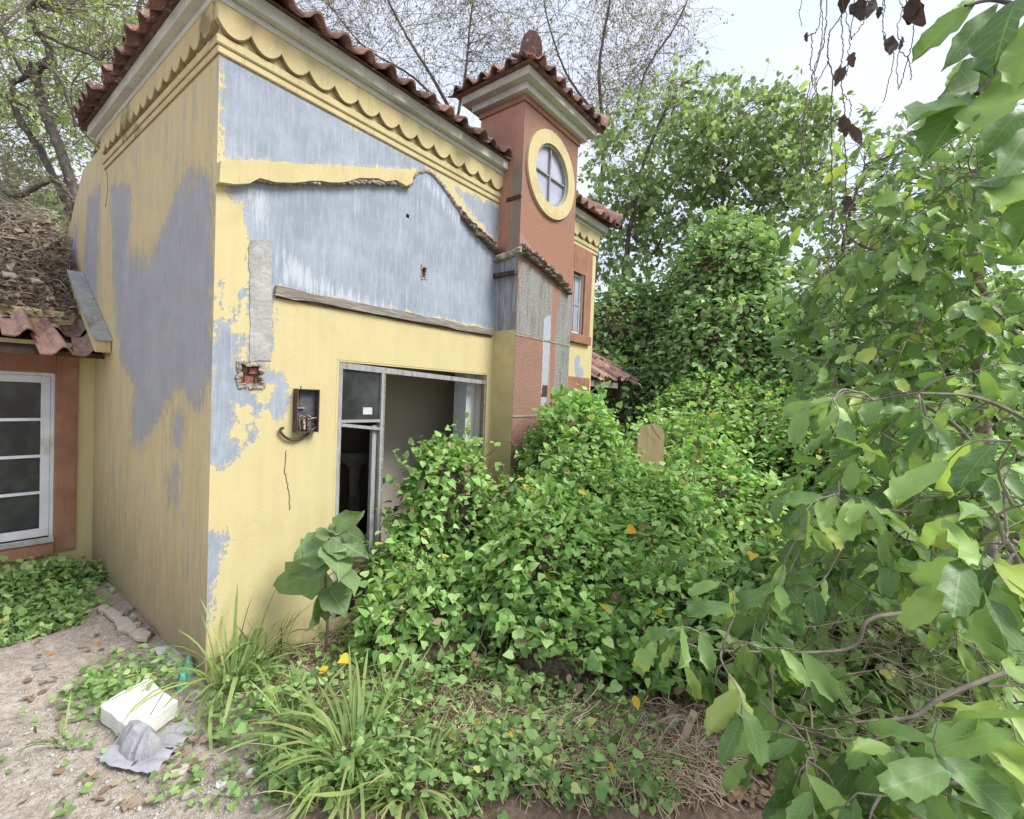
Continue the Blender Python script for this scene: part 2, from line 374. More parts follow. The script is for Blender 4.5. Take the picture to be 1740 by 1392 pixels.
def pebble_mat(name, c1, c2, c3, scale=120):
    """pebble-dashed render; bare = grey patches"""
    q = NT(name); P = q.pos()
    vo = q.n('TexVoronoi', {'Vector': P, 'Scale': scale})
    nz = q.noise(P, scale * 1.1, 4, .7)
    c = q.mix(q.smooth(nz, .35, .65), c1, c2)
    c = q.mix(q.math('MULTIPLY', q.smooth(q.noise(P, 4, 5, .65), .45, .7), .6), c, c3)
    sd = q.math('ADD', q.attr('bare'), q.math('ADD', q.math('MULTIPLY', q.math('SUBTRACT', q.noise(P, 9, 4, .6), .5), .12), q.math('MULTIPLY', q.math('SUBTRACT', q.noise(P, 50, 4, .7), .5), .07)))
    mk = q.smooth(sd, -.004, .006)
    gc = q.mix(q.smooth(nz, .35, .65), (.17, .165, .155), (.40, .39, .37))
    gc = q.mix(q.smooth(q.noise(q.pos((12, 12, 1)), 3, 6, .7), .45, .66), gc, q.mix(.75, gc, (.15, .145, .14)))
    c = q.mix(mk, c, gc)
    pl = q.smooth(q.math('ADD', q.attr('pale'), q.math('MULTIPLY', q.math('SUBTRACT', q.noise(P, 30, 4, .7), .5), .05)), -.003, .004)
    c = q.mix(pl, c, q.mix(q.smooth(nz, .4, .6), (.48, .50, .56), (.36, .37, .41)))
    og = q.smooth(q.math('ADD', q.attr('orange'), q.math('MULTIPLY', q.math('SUBTRACT', q.noise(P, 20, 4, .7), .5), .08)), -.003, .006)
    c = q.mix(q.math('MULTIPLY', og, .8), c, q.mix(q.smooth(nz, .35, .65), (.40, .215, .145), (.29, .15, .105)))
    n = q.bump(q.math('ADD', vo.outputs['Distance'], nz), .006, .8)
    return q.done(q.bsdf(c, .92, .15, n))
M['pebble'] = pebble_mat('pebble_dash', (.235, .135, .108), (.365, .22, .175), (.37, .20, .14))

# leaves
M['creeper'] = leaf_material('creeper_leaf', [(0, (.13, .235, .08)), (.3, (.24, .41, .13)), (.65, (.36, .575, .20)), (.9, (.48, .68, .285)), (.97, (.56, .71, .31)), (.985, (.64, .60, .16)), (1, (.76, .50, .10))], True, .34, .5, .3, (.3, .45, .16), 5)
M['ivy'] = leaf_material('ivy_leaf', [(0, (.17, .27, .13)), (.4, (.30, .445, .21)), (.8, (.43, .595, .295)), (1, (.54, .69, .37))], False, .3, .55, .25)
M['shrub'] = leaf_material('broad_leaf', [(0, (.09, .17, .06)), (.35, (.155, .275, .085)), (.7, (.245, .39, .12)), (.93, (.33, .48, .15)), (.97, (.40, .52, .14)), (1, (.46, .54, .12))], True, .3, .42, .35, (.36, .45, .2), 8)
M['tree'] = leaf_material('tree_leaf', [(0, (.13, .18, .10)), (.4, (.19, .26, .14)), (.8, (.27, .35, .19)), (1, (.37, .44, .24))], False, .45, .5, .25, tscale=1.9)
M['treeyellowgreen'] = leaf_material('yellowgreen_tree_leaf', [(0, (.13, .17, .085)), (.4, (.21, .27, .12)), (.8, (.30, .37, .165)), (1, (.38, .44, .2))], False, .5, .5, .25, tscale=2.1)  # bright yellow-green leaf colour
M['treegrey'] = leaf_material('small_dusty_leaf', [(0, (.12, .14, .085)), (.5, (.18, .205, .12)), (1, (.25, .28, .16))], False, .4, .55, .2, tscale=1.7)
M['weed'] = leaf_material('weed_leaf', [(0, (.11, .195, .07)), (.35, (.20, .335, .115)), (.75, (.31, .475, .175)), (.95, (.44, .57, .24)), (1, (.58, .53, .2))], True, .3, .5, .3, (.3, .42, .18), 5)
M['grass'] = leaf_material('grass_blade', [(0, (.15, .215, .075)), (.5, (.24, .34, .11)), (.85, (.36, .45, .17)), (1, (.50, .44, .24))], True, .3, .5, .3, (.35, .42, .18), .01)
M['sapling'] = leaf_material('sapling_leaf', [(0, (.13, .20, .085)), (.6, (.20, .30, .13)), (1, (.28, .39, .18))], True, .25, .55, .25, (.33, .42, .25), 5)
M['deadleaf'] = leaf_material('dead_leaf', [(0, (.06, .042, .035)), (.5, (.085, .06, .055)), (1, (.12, .08, .065))], True, .1, .7, .15, (.12, .09, .07), 5, 1.)
M['fallen'] = leaf_material('fallen_leaf', [(0, (.16, .105, .075)), (.5, (.27, .19, .135)), (.85, (.42, .33, .24)), (1, (.32, .17, .10))], True, .1, .75, .15, (.4, .3, .2), 5, 1.)
M['litterleaf'] = leaf_material('roof_litter_leaf', [(0, (.10, .075, .055)), (.5, (.19, .145, .105)), (.85, (.30, .24, .18)), (1, (.42, .36, .29))], False, .05, .85, .1, tscale=1.)
M['yellowleaf'] = leaf_material('yellow_leaf', [(0, (.62, .40, .03)), (1, (.72, .52, .05))], True, .3, .55, .2, (.8, .65, .2), 5, 1.)

# ---------------------------------------------------------------- ground
def ground_h(x, y):
    p = np.stack([x, y, 0 * x], -1)
    h = .022 * wave(p, 2.2, 1) + .012 * wave(p, 6.5, 2) + .006 * wave(p, 17, 3)
    far = np.clip((np.hypot(x, y) - 12) / 30, 0, 1)
    h = h + .10 * np.exp(-(((x - .7) / .9) ** 2 + ((y + 1.5) / .7) ** 2))
    near = np.exp(-np.minimum(np.abs(y), np.abs(x)) / .05)
    return h * (1 - far) - .0
def ground():
    def axis(c):
        a = np.concatenate([np.linspace(-2.6, 3.6, 180), np.geomspace(.05, 250, 40) + 3.6, -np.geomspace(.05, 250, 40) - 2.6])
        return np.unique(a) + c
    xs, ys = axis(.2), axis(-.6)
    X, Y = np.meshgrid(xs, ys); Z = ground_h(X, Y)
    v = np.stack([X, Y, Z], -1).reshape(-1, 3); nx, ny = len(xs), len(ys)
    i = (np.arange(ny - 1)[:, None] * nx + np.arange(nx - 1)[None]).ravel()
    t = np.concatenate([np.stack([i, i + 1, i + nx + 1], -1), np.stack([i, i + nx + 1, i + nx], -1)])
    q = NT('dirt_ground'); P = q.pos()
    sep = q.n('SeparateXYZ', {0: P})
    a = q.noise(P, 3.2, 6, .65); b = q.noise(P, 26, 6, .7); d = q.noise(P, 90, 4, .7)
    c = q.mix(q.smooth(b, .38, .64), (.34, .285, .235), (.50, .445, .39))
    c = q.mix(q.math('MULTIPLY', q.smooth(a, .5, .68), .7), c, (.56, .51, .455))
    c = q.mix(q.math('MULTIPLY', q.smooth(d, .57, .66), .8), c, (.66, .62, .57))
    c = q.mix(q.math('MULTIPLY', q.smooth(d, .44, .38), .6), c, (.16, .11, .075))
    # damp red-brown soil and leaf mould to the right, where the plants grow
    mx_ = q.math('ADD', q.math('ADD', sep.outputs[0], q.math('MULTIPLY', sep.outputs[1], -.42)), q.math('MULTIPLY', q.math('SUBTRACT', a, .5), 1.1))
    soil = q.mix(q.smooth(b, .35, .65), (.17, .115, .085), (.29, .21, .16))
    soil = q.mix(q.math('MULTIPLY', q.smooth(d, .6, .68), .6), soil, (.36, .29, .22))
    c = q.mix(q.smooth(mx_, .22, .55), c, soil)
    n = q.bump(q.math('ADD', b, q.math('MULTIPLY', d, .5)), .02, .9)
    m = q.done(q.bsdf(c, .95, .12, n))
    o = link('ground', tri_mesh('ground', v, t, m, True), kind='structure')
ground()

# ---------------------------------------------------------------- wall sheets with peeled areas
def poly_sd(pts, poly):
    """signed distance, positive inside"""
    poly = np.asarray(poly, float); A = poly; B = np.roll(poly, -1, 0); P = pts[:, None]
    e = B - A; w = P - A
    t = np.clip((w * e).sum(-1) / np.maximum((e * e).sum(-1), 1e-12), 0, 1)
    d = np.linalg.norm(w - t[..., None] * e, axis=-1).min(1)
    c = (A[:, 1] > P[..., 1]) != (B[:, 1] > P[..., 1])
    xi = A[:, 0] + (P[..., 1] - A[:, 1]) / np.where(np.abs(e[:, 1]) < 1e-12, 1e-12, e[:, 1]) * e[:, 0]
    ins = (np.where(c & (P[..., 0] < xi), 1, 0).sum(1) % 2) == 1
    return np.where(ins, d, -d)
def sheet(name, us, ws, holes, mapf, mat, parent, attrs, step=.03, keep=None, label=None):
    """a fine plaster sheet over u x w with rectangular holes; attrs: name -> list of polygons in (u, w)"""
    U = set(np.round(np.arange(us[0], us[1], step), 4)) | {us[1]}; Wd = set(np.round(np.arange(ws[0], ws[1], step), 4)) | {ws[1]}
    for (a, b, c, d) in holes:
        U |= {a, b}; Wd |= {c, d}
    def clean(s_, fixed):
        s_ = sorted(s_); o_ = [s_[0]]
        for x in s_[1:]:
            if x - o_[-1] < step * .3:
                if x in fixed: o_[-1] = x
            else: o_.append(x)
        return np.array(o_)
    U = clean(U, {us[0], us[1]} | {h[0] for h in holes} | {h[1] for h in holes}); Wd = clean(Wd, {ws[0], ws[1]} | {h[2] for h in holes} | {h[3] for h in holes})
    GU, GW = np.meshgrid(U, Wd); pts = np.stack([GU.ravel(), GW.ravel()], -1)
    v = np.array([mapf(u, w) for u, w in pts])
    n = len(U); f = []
    for j in range(len(Wd) - 1):
        for i in range(n - 1):
            cu, cw = (U[i] + U[i + 1]) / 2, (Wd[j] + Wd[j + 1]) / 2
            if any(a < cu < b and c < cw < d for a, b, c, d in holes): continue
            if keep is not None and not keep(cu, cw): continue
            k = j * n + i; f.append((k, k + 1, k + n + 1, k + n))
    o = obj(name, v, f, mat, parent, label=label)
    for an in ('bare', 'pale', 'orange'):
        ps = attrs.get(an)
        val = np.max([poly_sd(pts, p) for p in ps], axis=0) if ps else np.full(len(pts), -1.)
        fattr(o.data, an, val)
    return o
def fpoly(y, *px): return [tuple(on('y', y, *p)[[0, 2]]) for p in px]
def spoly(x, *px): return [tuple(on('x', x, *p)[[1, 2]]) for p in px]

# ---------------------------------------------------------------- the house
house = thing('house', 'abandoned yellow gatehouse with peeling paint, tiled hip roof and square round-window tower', 'house')
TX0, TX1, TY, TYB = 2.48, 3.46, -.27, .28
RX1 = 4.46
HB = 2.66
DOOR = (.79, 2.40, .10, 1.965)
NICHE = (.142, .279, 1.755, 1.888)
HOLE = (1.53, 1.58, 2.70, 2.80)
HOLE2 = (1.355, 1.385, 3.14, 3.17)
bare = [
    fpoly(0, (374, 92), (432, 120), (560, 190), (625, 228), (742, 294), (640, 284), (520, 284), (374, 272)),
    fpoly(0, (392, 300), (700, 300), (712, 288), (728, 285), (745, 300), (790, 375), (835, 425), (850, 440), (840, 560), (468, 490), (461, 618), (440, 660), (462, 640), (425, 615), (424, 420), (412, 350), (395, 330)),
    fpoly(0, (770, 318), (850, 352), (846, 410), (800, 362)),
    fpoly(0, (360, 545), (398, 540), (412, 590), (404, 640), (440, 690), (400, 690), (395, 740), (420, 770), (385, 785), (350, 790)),
    fpoly(0, (440, 620), (470, 630), (492, 655), (488, 700), (470, 712), (455, 690), (462, 660)),
    fpoly(0, (345, 895), (385, 905), (380, 955), (362, 1000), (355, 1060), (338, 1060)),
    fpoly(0, (370, 485), (385, 485), (384, 520), (372, 520)), fpoly(0, (402, 490), (414, 495), (412, 520), (404, 516)),
    fpoly(0, (430, 690), (440, 690), (436, 745), (424, 760)),
]
pale = [fpoly(0, (466, 400), (560, 470), (700, 530), (640, 548), (466, 486)), fpoly(0, (395, 312), (470, 312), (460, 420), (428, 400), (410, 345)),
        fpoly(0, (705, 300), (730, 290), (800, 390), (780, 400))]
fm = lambda u, w: (u, 0, w)
sheet('wall', (0., TX0), (-.05, 3.90), [DOOR, NICHE, HOLE, HOLE2], fm, M['front'], house, {'bare': bare, 'pale': pale}, label='pale yellow front wall with large peeled patches of blue grey plaster')
_kw = {}
sbare = [spoly(0, (188, 320), (222, 315), (218, 430), (250, 445), (275, 395), (312, 300), (350, 300), (362, 330), (360, 640), (335, 690), (302, 655), (276, 700), (240, 758), (222, 750), (228, 655), (205, 610), (195, 520)),
         spoly(0, (296, 700), (312, 715), (305, 760), (290, 750)), spoly(0, (140, 330), (165, 330), (160, 470), (145, 520)), spoly(0, (285, 820), (300, 800), (302, 850), (288, 850))]
sm = lambda u, w: (0, u, w)
sheet('wall', (0., HB), (-.05, 3.90), [], lambda u, w: (0, HB - u, w), M['side'], house, {'bare': [[(HB - a, b) for a, b in p] for p in sbare]}, label='dirty yellow side wall with long grey peeled streaks')
# continuing tail of the side wall, top broken and sloping down
tail_top = [(2.66, 3.88), (3.40, 3.86), (3.75, 3.62), (4.1, 3.33), (4.6, 2.8), (5.6, 2.4)]
tz = lambda y: np.interp(y, [p[0] for p in tail_top], [p[1] for p in tail_top])
o = sheet('wall', (2.664, 5.6), (-.05, 3.9), [], lambda u, w: (0, u, min(w, tz(u))), M['side'], house, {'bare': [[(2.7, 3.5), (3.2, 3.5), (3.4, 2.2), (2.8, 2.0)], [(3.6, 3.4), (4.4, 3.0), (4.3, 1.8), (3.7, 2.0)]]}, label='lower tail of the side wall with a sloping broken top')
MB().prism(tail_top + [(5.6, -.05), (2.66, -.05)], lambda u, w, d: (d, u, w - .003), .004, .13).build('wall', M['mortar'], house)
# cores behind the sheets
core = MB()
core.box((.003, .06, -.05), (.788, .15, 3.9)).box((2.402, .004, -.05), (2.478, .15, 3.9)).box((.79, .06, 1.967), (2.40, .15, 3.9))
core.box((.003, .153, -.05), (.14, HB, 3.9)).box((.143, HB - .12, -.05), (RX1, HB, 3.9)).box((RX1 - .13, .15, -.05), (RX1 - .003, HB - .123, 3.9))
core.build('wall', M['room'], house)
# door reveals
MB().box((.792, .002, .1), (.81, .058, 1.963)).box((.812, .002, 1.952), (2.398, .058, 1.9635)).build('door_reveal', M['yellow'], house)

# exposed brick in the niche and drilled hole
bk = MB(); x0, x1, z0, z1 = NICHE
bk.box((x0 - .01, .05, z0 - .01), (x1 + .01, .0595, z1 + .01)); bk.build('mortar_bed', M['mortar'], house)
nb = MB()
for k in range(26):
    a = k / 26 * 2 * math.pi; ex = max(-1, min(1, 1.35 * math.cos(a))); ez = max(-1, min(1, 1.35 * math.sin(a)))
    cx_, cz_ = (x0 + x1) / 2 + ex * (x1 - x0) / 2, (z0 + z1) / 2 + ez * (z1 - z0) / 2
    r_ = random.uniform(.008, .02)
    nb.box((cx_ - r_, -.006 - r_ * .3, cz_ - r_ * .8), (cx_ + r_, .05, cz_ + r_ * .8), r_ * .5)
nb.build('broken_rim', M['rubbleedge'], house)
bme = None
for (a, b, c, d) in [(.148, .205, 1.828, 1.872), (.214, .272, 1.826, 1.868), (.146, .178, 1.766, 1.815), (.187, .246, 1.764, 1.812), (.254, .275, 1.768, 1.81)]:
    MB().box((a, random.uniform(.012, .03), c), (b, .0502, d), .004).build('brick', M['brick'], house, bevel=.003)
MB().box((HOLE[0] - .01, .05, HOLE[2] - .01), (HOLE[1] + .01, .0595, HOLE[3] + .01)).build('hole_back', M['darkwood'], house)
MB().box((HOLE[0] + .004, .02, HOLE[2] + .003), (HOLE[1] - .004, .0502, HOLE[2] + .05), .004).build('brick', M['mortar'], house)
hb = MB()
for k in range(16):
    a = k / 16 * 2 * math.pi; r_ = random.uniform(.005, .011)
    cx_ = (HOLE[0] + HOLE[1]) / 2 + (HOLE[1] - HOLE[0]) / 2 * max(-1, min(1, 1.3 * math.cos(a))); cz_ = (HOLE[2] + HOLE[3]) / 2 + (HOLE[3] - HOLE[2]) / 2 * max(-1, min(1, 1.3 * math.sin(a)))
    hb.box((cx_ - r_, -.004, cz_ - r_), (cx_ + r_, .05, cz_ + r_), r_ * .5)
hb.build('broken_rim', M['rubbleedge'], house)
# raw concrete strip where a post was torn out
def ragged(poly, n, amp, seed=0):
    """resample an outline and roughen it"""
    rg = np.random.default_rng(seed); P = np.asarray(poly, float); o_ = []
    for a, b in zip(P, np.roll(P, -1, 0)):
        L = np.linalg.norm(b - a); k = max(1, int(L / n))
        for i in range(k): o_.append(a + (b - a) * i / k + rg.normal(0, amp, 2))
    return [tuple(p) for p in o_]
fmap = lambda u, w, d: (u, d, w)
MB().prism(ragged(fpoly(0, (424, 405), (462, 408), (460, 614), (424, 614)), .05, .004, 3), fmap, -.006, .003).build('concrete_strip', M['concrete'], house)

# broken ledge of the lost porch roof
top = fpoly(-.05, (376, 272), (450, 274), (560, 281), (640, 286), (704, 289))
bot = fpoly(-.05, (700, 311), (690, 315), (672, 305), (655, 308), (640, 303), (610, 303), (590, 309), (560, 310), (545, 307), (500, 309), (470, 309), (440, 302), (425, 311), (400, 312), (374, 311))
MB().prism(ragged(top + bot, .06, .004, 5), fmap, -.055, .002).build('broken_ledge', M['yellow'], house)
rng5 = np.random.default_rng(5); rb = MB()
for (u, w) in ragged(bot[:-3], .02, .004, 8):
    r_ = rng5.uniform(.006, .018); rb.box((u - r_ * 1.6, -.045, w - r_ * .4), (u + r_ * 1.6, .002, w + r_), r_ * .45)
rb.build('broken_render', M['rubbleedge'], house)
def rubble_line(pts, plane, width, depth, name, seed, mats=('rubbleedge',), n=46):
    rg = np.random.default_rng(seed); L = spline(np.array(pts), n); b_ = MB()
    for k, p in enumerate(L):
        r_ = width * rg.uniform(.5, 1.15); dd = depth * rg.uniform(.35, 1.1)
        if plane == 'y': b_.box((p[0] - r_ * 1.2, p[1] - dd, p[2] - r_ * .8), (p[0] + r_ * 1.2, p[1] + .01, p[2] + r_ * .8), r_ * .4)
        else: b_.box((p[0] - dd, p[1] - r_ * 1.2, p[2] - r_ * .8), (p[0] + .01, p[1] + r_ * 1.2, p[2] + r_ * .8), r_ * .4)
    return b_.build(name, M[mats[0]], house)
def ledge_strip(pts, plane, w0, w1, d0, d1, name, mat, seed, n=40, off=0.):
    """a rough projecting strip along a polyline on a wall: width and projection change along it"""
    rg = np.random.default_rng(seed); L = spline(np.array(pts), n); i = 1 if plane == 'y' else 0; j = 0 if plane == 'y' else 1
    t = nrm(np.gradient(L, axis=0)); v, f = [], []
    for k, p in enumerate(L):
        u = k / (n - 1); w = (w0 + (w1 - w0) * u) * rg.uniform(.7, 1.25); d = (d0 + (d1 - d0) * u) * rg.uniform(.6, 1.15)
        nn = np.array([0, 0, 1.]) if abs(t[k][2]) < .9 else np.array([1., 0, 0]); nn = nn - t[k] * nn.dot(t[k]); nn = nrm(nn)
        for a_, b_ in ((-1, .004), (-.75, -d * .8), (.2, -d), (1, -d * .35), (1.1, .004)):
            q_ = p + nn * w * a_ * .5 + rg.normal(0, .0025, 3); q_[i] = p[i] + b_ + (rg.normal(0, d * .12) if b_ < 0 else 0) - off; v.append(q_)
    for k in range(n - 1):
        for m_ in range(4): f.append((k * 5 + m_, k * 5 + m_ + 1, k * 5 + 6 + m_, k * 5 + 5 + m_))
    f += [(0, 1, 2, 3, 4), tuple((n - 1) * 5 + m_ for m_ in (4, 3, 2, 1, 0))]
    return obj(name, v, f, M[mat], house)
ledge_strip([on('y', 0, *p) for p in [(702, 302), (711, 294), (724, 291), (735, 297), (745, 308), (765, 335), (785, 365)]], 'y', .018, .03, .014, .022, 'broken_render', 'rubbleedge', 1, 60)
ledge_strip([on('y', 0, *p) for p in [(783, 366), (800, 388), (818, 405), (836, 423), (846, 432)]], 'y', .05, .06, .05, .09, 'ledge_remnant', 'darkrender', 2, 34)
ledge_strip([on('y', 0, *p) for p in [(778, 352), (800, 378), (818, 395), (838, 415)]], 'y', .02, .02, .03, .05, 'ledge_remnant', 'rubbleedge', 12, 34)
ledge_strip([(TX0, 0.0, 3.09), (TX0, -.1, 3.095), (TX0, TY - .05, 3.13)], 'x', .075, .07, .06, .06, 'ledge_remnant', 'rubbleedge', 3, 20)
ledge_strip([on('y', TY, *p) for p in [(880, 424), (905, 444), (930, 465), (966, 499)]], 'y', .05, .05, .08, .07, 'ledge_remnant', 'darkrender', 4, 34)
ledge_strip([on('y', TY, *p) for p in [(884, 416), (905, 430), (930, 452), (965, 486)]], 'y', .035, .03, .05, .04, 'ledge_remnant', 'rubbleedge', 14, 34)
MB().box((TX0 - .05, TY + .01, 2.90), (TX0 - .002, .04, 2.945), .008).build('embedded_timber', M['darkwood'], house)
MB().box((TX0 - .012, TY - .006, 3.62), (TX0 - .002, TY + .17, 3.655), .006).build('embedded_timber', M['darkwood'], house)
# timber batten under the peeled area
tb = MB(); xs_ = np.linspace(.336, 2.44, 15); rg = np.random.default_rng(11)
tb.prism(ragged([(.336, 2.330), (2.44, 2.338), (2.44, 2.388), (.336, 2.39)], .12, .004, 2), fmap, -.028, .002).build('timber_batten', M['timber'], house)
MB().prism(ragged([(.35, 2.315), (2.44, 2.322), (2.44, 2.336), (.35, 2.328)], .1, .002, 4), fmap, -.014, .002).build('timber_batten', M['darkwood'], house)

# cornice: scalloped valance and mouldings, front / side / right
def valance(mapf, u0, pitch, n, name, mat, th=.04):
    b_ = MB()
    for k in range(n):
        a = u0 + k * pitch; poly = [(a, 3.889)]
        for i in range(13):
            t = i / 12; x = 2 * t - 1
            poly.append((a + pitch * t, 3.733 + .068 * (abs(x) ** 2.1)))
        poly.append((a + pitch, 3.889)); b_.prism(poly, mapf, -th, .002)
    return b_.build(name, mat, house)
smap = lambda u, w, d: (d, u, w)
valance(fmap, -.028, .1792, 14, 'scalloped_valance', M['yellow'])
valance(smap, .003, .1665, 15, 'scalloped_valance', M['yellowside'])
valance(fmap, TX1 + .002, .168, 6, 'scalloped_valance', M['yellow'])
M['grime_shade'] = simple_mat('grime_shade', (.33, .26, .14), (.24, .185, .10), 20, bump=0, c3=(.42, .33, .18))  # dirt brown that also paints in the shadow line under the edges
def shift(mapf, dz): return lambda u, w, d: mapf(u, w + dz, d)
valance(shift(fmap, -.0045), -.026, .1792, 14, 'scallop_shade_edge', M['grime_shade'], .034)  # dark layer behind the lobes: dirt plus painted under-edge shadow
valance(shift(smap, -.004), .0045, .1665, 15, 'scallop_shade_edge', M['grime_shade'], .034)
valance(shift(fmap, -.006), TX1 + .003, .168, 6, 'scallop_shade_edge', M['grime_shade'], .034)
for zz, dd in ((3.6718, .0185), (3.6268, .009)):  # thin dark strips paint dirt and shadow under each moulding
    MB().box((-dd + .001, -dd, zz), (TX0 - .003, .001, zz + .006)).build('grime_shade_line', M['grime_shade'], house)
    MB().box((-dd, .003, zz), (.001, 2.515, zz + .0055)).build('grime_shade_line', M['grime_shade'], house)
    MB().box((TX1 + .003, -dd, zz), (RX1 + .015, .001, zz + .006)).build('grime_shade_line', M['grime_shade'], house)
def strip(x0, x1, d, z0, z1, name, mat, axis='f', dd=None):
    a, b = (x0, x1)
    if axis == 'f': return MB().box((a, -d, z0), (b, .002, z1)).build(name, mat, house, bevel=.004)
    return MB().box((-d, a, z0), (.002, b, z1)).build(name, mat, house, bevel=.004)
for a, b, ax, mt in [(-.022, TX0 - .002, 'f', 'yellow'), (.0025, 2.52, 's', 'yellowside'), (TX1 + .002, RX1 + .02, 'f', 'yellow')]:
    strip(a, b, .022, 3.676, 3.724, 'moulding', M[mt], ax); strip(a if ax == 's' else a + .01 * (a < 0), b, .012, 3.63, 3.6745, 'moulding', M[mt], ax)
for a, b, ax in [(-.05, TX0 - .002, 'f'), (.0025, 2.60, 's'), (TX1 + .002, RX1 + .06, 'f')]:
    strip(a, b, .05, 3.889, 3.928, 'fascia', M['fascia'], ax)
for a, b, ax in [(-.10, TX0 - .002, 'f'), (.0025, 2.66, 's'), (TX1 + .002, RX1 + .11, 'f')]:
    strip(a, b, .10, 3.9285, 4.01, 'fascia', M['fascia'], ax)

# hip roof slabs
EZ, EO = 4.012, .13; x0, x1, y0, y1 = -EO, RX1 + EO, -EO, HB + EO
run = (y1 - y0) / 2; rz = EZ + run * .52; ym = (y0 + y1) / 2
rv = [(x0, y0, EZ), (x1, y0, EZ), (x1, y1, EZ), (x0, y1, EZ), (x0 + run, ym, rz), (x1 - run, ym, rz)]
obj('roof_slab', rv, [(0, 1, 5, 4), (1, 2, 5), (2, 3, 4, 5), (3, 0, 4), (3, 2, 1, 0)], M['tile'], house)

# roof tiles: one S-profile tile, shared by every copy
def tile_mesh(name, w=.19, L=.30, h=.062, mat=None, th=.013):
    prof = [(0, 0), (.16, -.012 / h * .5), (.34, -.012 / h * .5), (.46, .15), (.54, .62), (.64, .96), (.76, .96), (.88, .62), (.97, .12), (1.03, .02)]
    v = []
    for yy, tp in ((0, 1.), (L, .9)):
        for s_ in (0, -1):
            for u, z in prof: v.append((((u - .5) * tp) * w, yy, z * h * tp + s_ * th))
    n = len(prof); f = []
    for i in range(n - 1):
        f += [(i, i + 1, 2 * n + i + 1, 2 * n + i), (n + i + 1, n + i, 3 * n + i, 3 * n + i + 1), (i + 1, i, n + i, n + i + 1), (2 * n + i, 2 * n + i + 1, 3 * n + i + 1, 3 * n + i)]
    f += [(0, 2 * n, 3 * n, n), (n - 1, 2 * n - 1, 4 * n - 1, 3 * n - 1)]
    return mesh_of(name, v, f, mat)
TILE = tile_mesh('roof_tile', h=.054, mat=M['tile']); OLDTILE = tile_mesh('roof_tile', .205, .34, .075, M['oldtile'])
def tile_at(me, p, along, up, parent, jit=1., name='roof_tile'):
    """along: direction up the slope; up: roughly the roof normal"""
    y = nrm(along); z = nrm(np.asarray(up) - y * np.dot(up, y)); x = np.cross(y, z)
    m = Matrix((x, y, z)).transposed().to_4x4(); m.translation = Vector(p)
    o = link(name, me, parent)
    o.matrix_world = m @ Matrix.Rotation(random.gauss(0, .045) * jit, 4, 'Z') @ Matrix.Rotation(random.gauss(0, .03) * jit, 4, 'Y') @ Matrix.Translation((random.gauss(0, .004) * jit, random.gauss(0, .018) * jit, random.gauss(0, .004) * jit))
    return o
SL = .52
def tile_rows(me, start, step, n, along, up, parent, rows, zoff=0., jit=1., rowlen=.24, hip0=0., hip1=0.):
    start, step, along = map(np.asarray, (start, step, along)); a = nrm(along); up = nrm(up)
    st = nrm(step)
    for r in range(rows):
        for k in range(n):
            p = start + step * k + a * (rowlen * r) + up * (.022 * 0 + zoff)
            dd = rowlen * r * math.cos(math.atan(SL))
            s_ = np.dot(step * k, st)
            if s_ < dd * hip0 - .02 or s_ > np.linalg.norm(step) * (n - 1) - dd * hip1 + .02: continue
            tile_at(me, p, a + up * -.055, up, parent, jit)
tile_rows(TILE, (-.14, -.20, 4.006), (.1885, 0, 0), 14, (0, 1, SL), (0, -SL, 1), house, 3, hip0=1.)
tile_rows(TILE, (-.20, 2.62, 4.006), (0, -.1685, 0), 17, (1, 0, SL), (-SL, 0, 1), house, 3, hip1=1.)
tile_rows(TILE, (TX1 + .10, -.225, 4.012), (.18, 0, 0), 7, (0, 1, SL), (0, -SL, 1), house, 2, hip1=1.)
# hip caps
def hipcap(p, d, L, r, parent, n=1):
    d = nrm(d)
    s_ = nrm(np.cross(d, (0, 0, 1))); u_ = np.cross(s_, d)
    for k in range(n):
        pts = p + d * (L * .86 * k); v = []
        for yy, rr in ((0, r * .55), (.0, r), (L, r * .82)):
            for i in range(11):
                a = math.pi * (i / 10) * 1.16 - .25
                v.append(pts + d * yy + s_ * rr * math.cos(a) + u_ * rr * math.sin(a) * 1.6)
        f = [tuple([i for i in range(11)][::-1])]
        for b0 in (0, 11):
            f += [(b0 + i, b0 + i + 1, b0 + 12 + i, b0 + 11 + i) for i in range(10)]
        obj('hip_cap', v, f, M['tile'], parent, False)
hipcap(np.array([-.2, -.2, 4.06]), (1, 1, SL), .34, .085, house, 4)
hipcap(np.array([RX1 + .2, -.2, 4.06]), (-1, 1, SL), .34, .085, house, 3)

# ---- tower
lowfield = [fpoly(TY, (884, 440), (965, 505), (972, 592), (876, 566))]
gstrip = [fpoly(TY, (948, 500), (975, 500), (972, 720), (938, 720))]
tbare = lowfield + gstrip
tpale = [fpoly(TY, (924, 540), (936, 535), (934, 690), (919, 690)), fpoly(TY, (885, 395), (889, 395), (889, 425), (884, 425)), fpoly(TY, (884, 415), (893, 425), (930, 452), (960, 480), (955, 470), (905, 425), (888, 400))]
toran = [[(TX0, 3.15), (TX1, 2.9), (TX1, 3.62), (TX0 + .4, 3.55), (TX0, 3.72)], fpoly(TY, (940, 470), (955, 490), (945, 560), (938, 640), (934, 720), (926, 720), (934, 600))]
RC, RR0, RR1 = (2.955, 4.01), .298, .425
MBt = (TX0, TX1)
o = sheet('tower_wall', (TX0, TX1), (-.05, 4.54), [], lambda u, w: (u, TY, w), M['pebble'], house, {'bare': tbare, 'pale': tpale, 'orange': toran}, keep=lambda u, w: (u - RC[0]) ** 2 + (w - RC[1]) ** 2 > (RR0 + .05) ** 2, label='pebble dashed tower front with grey and orange patches')
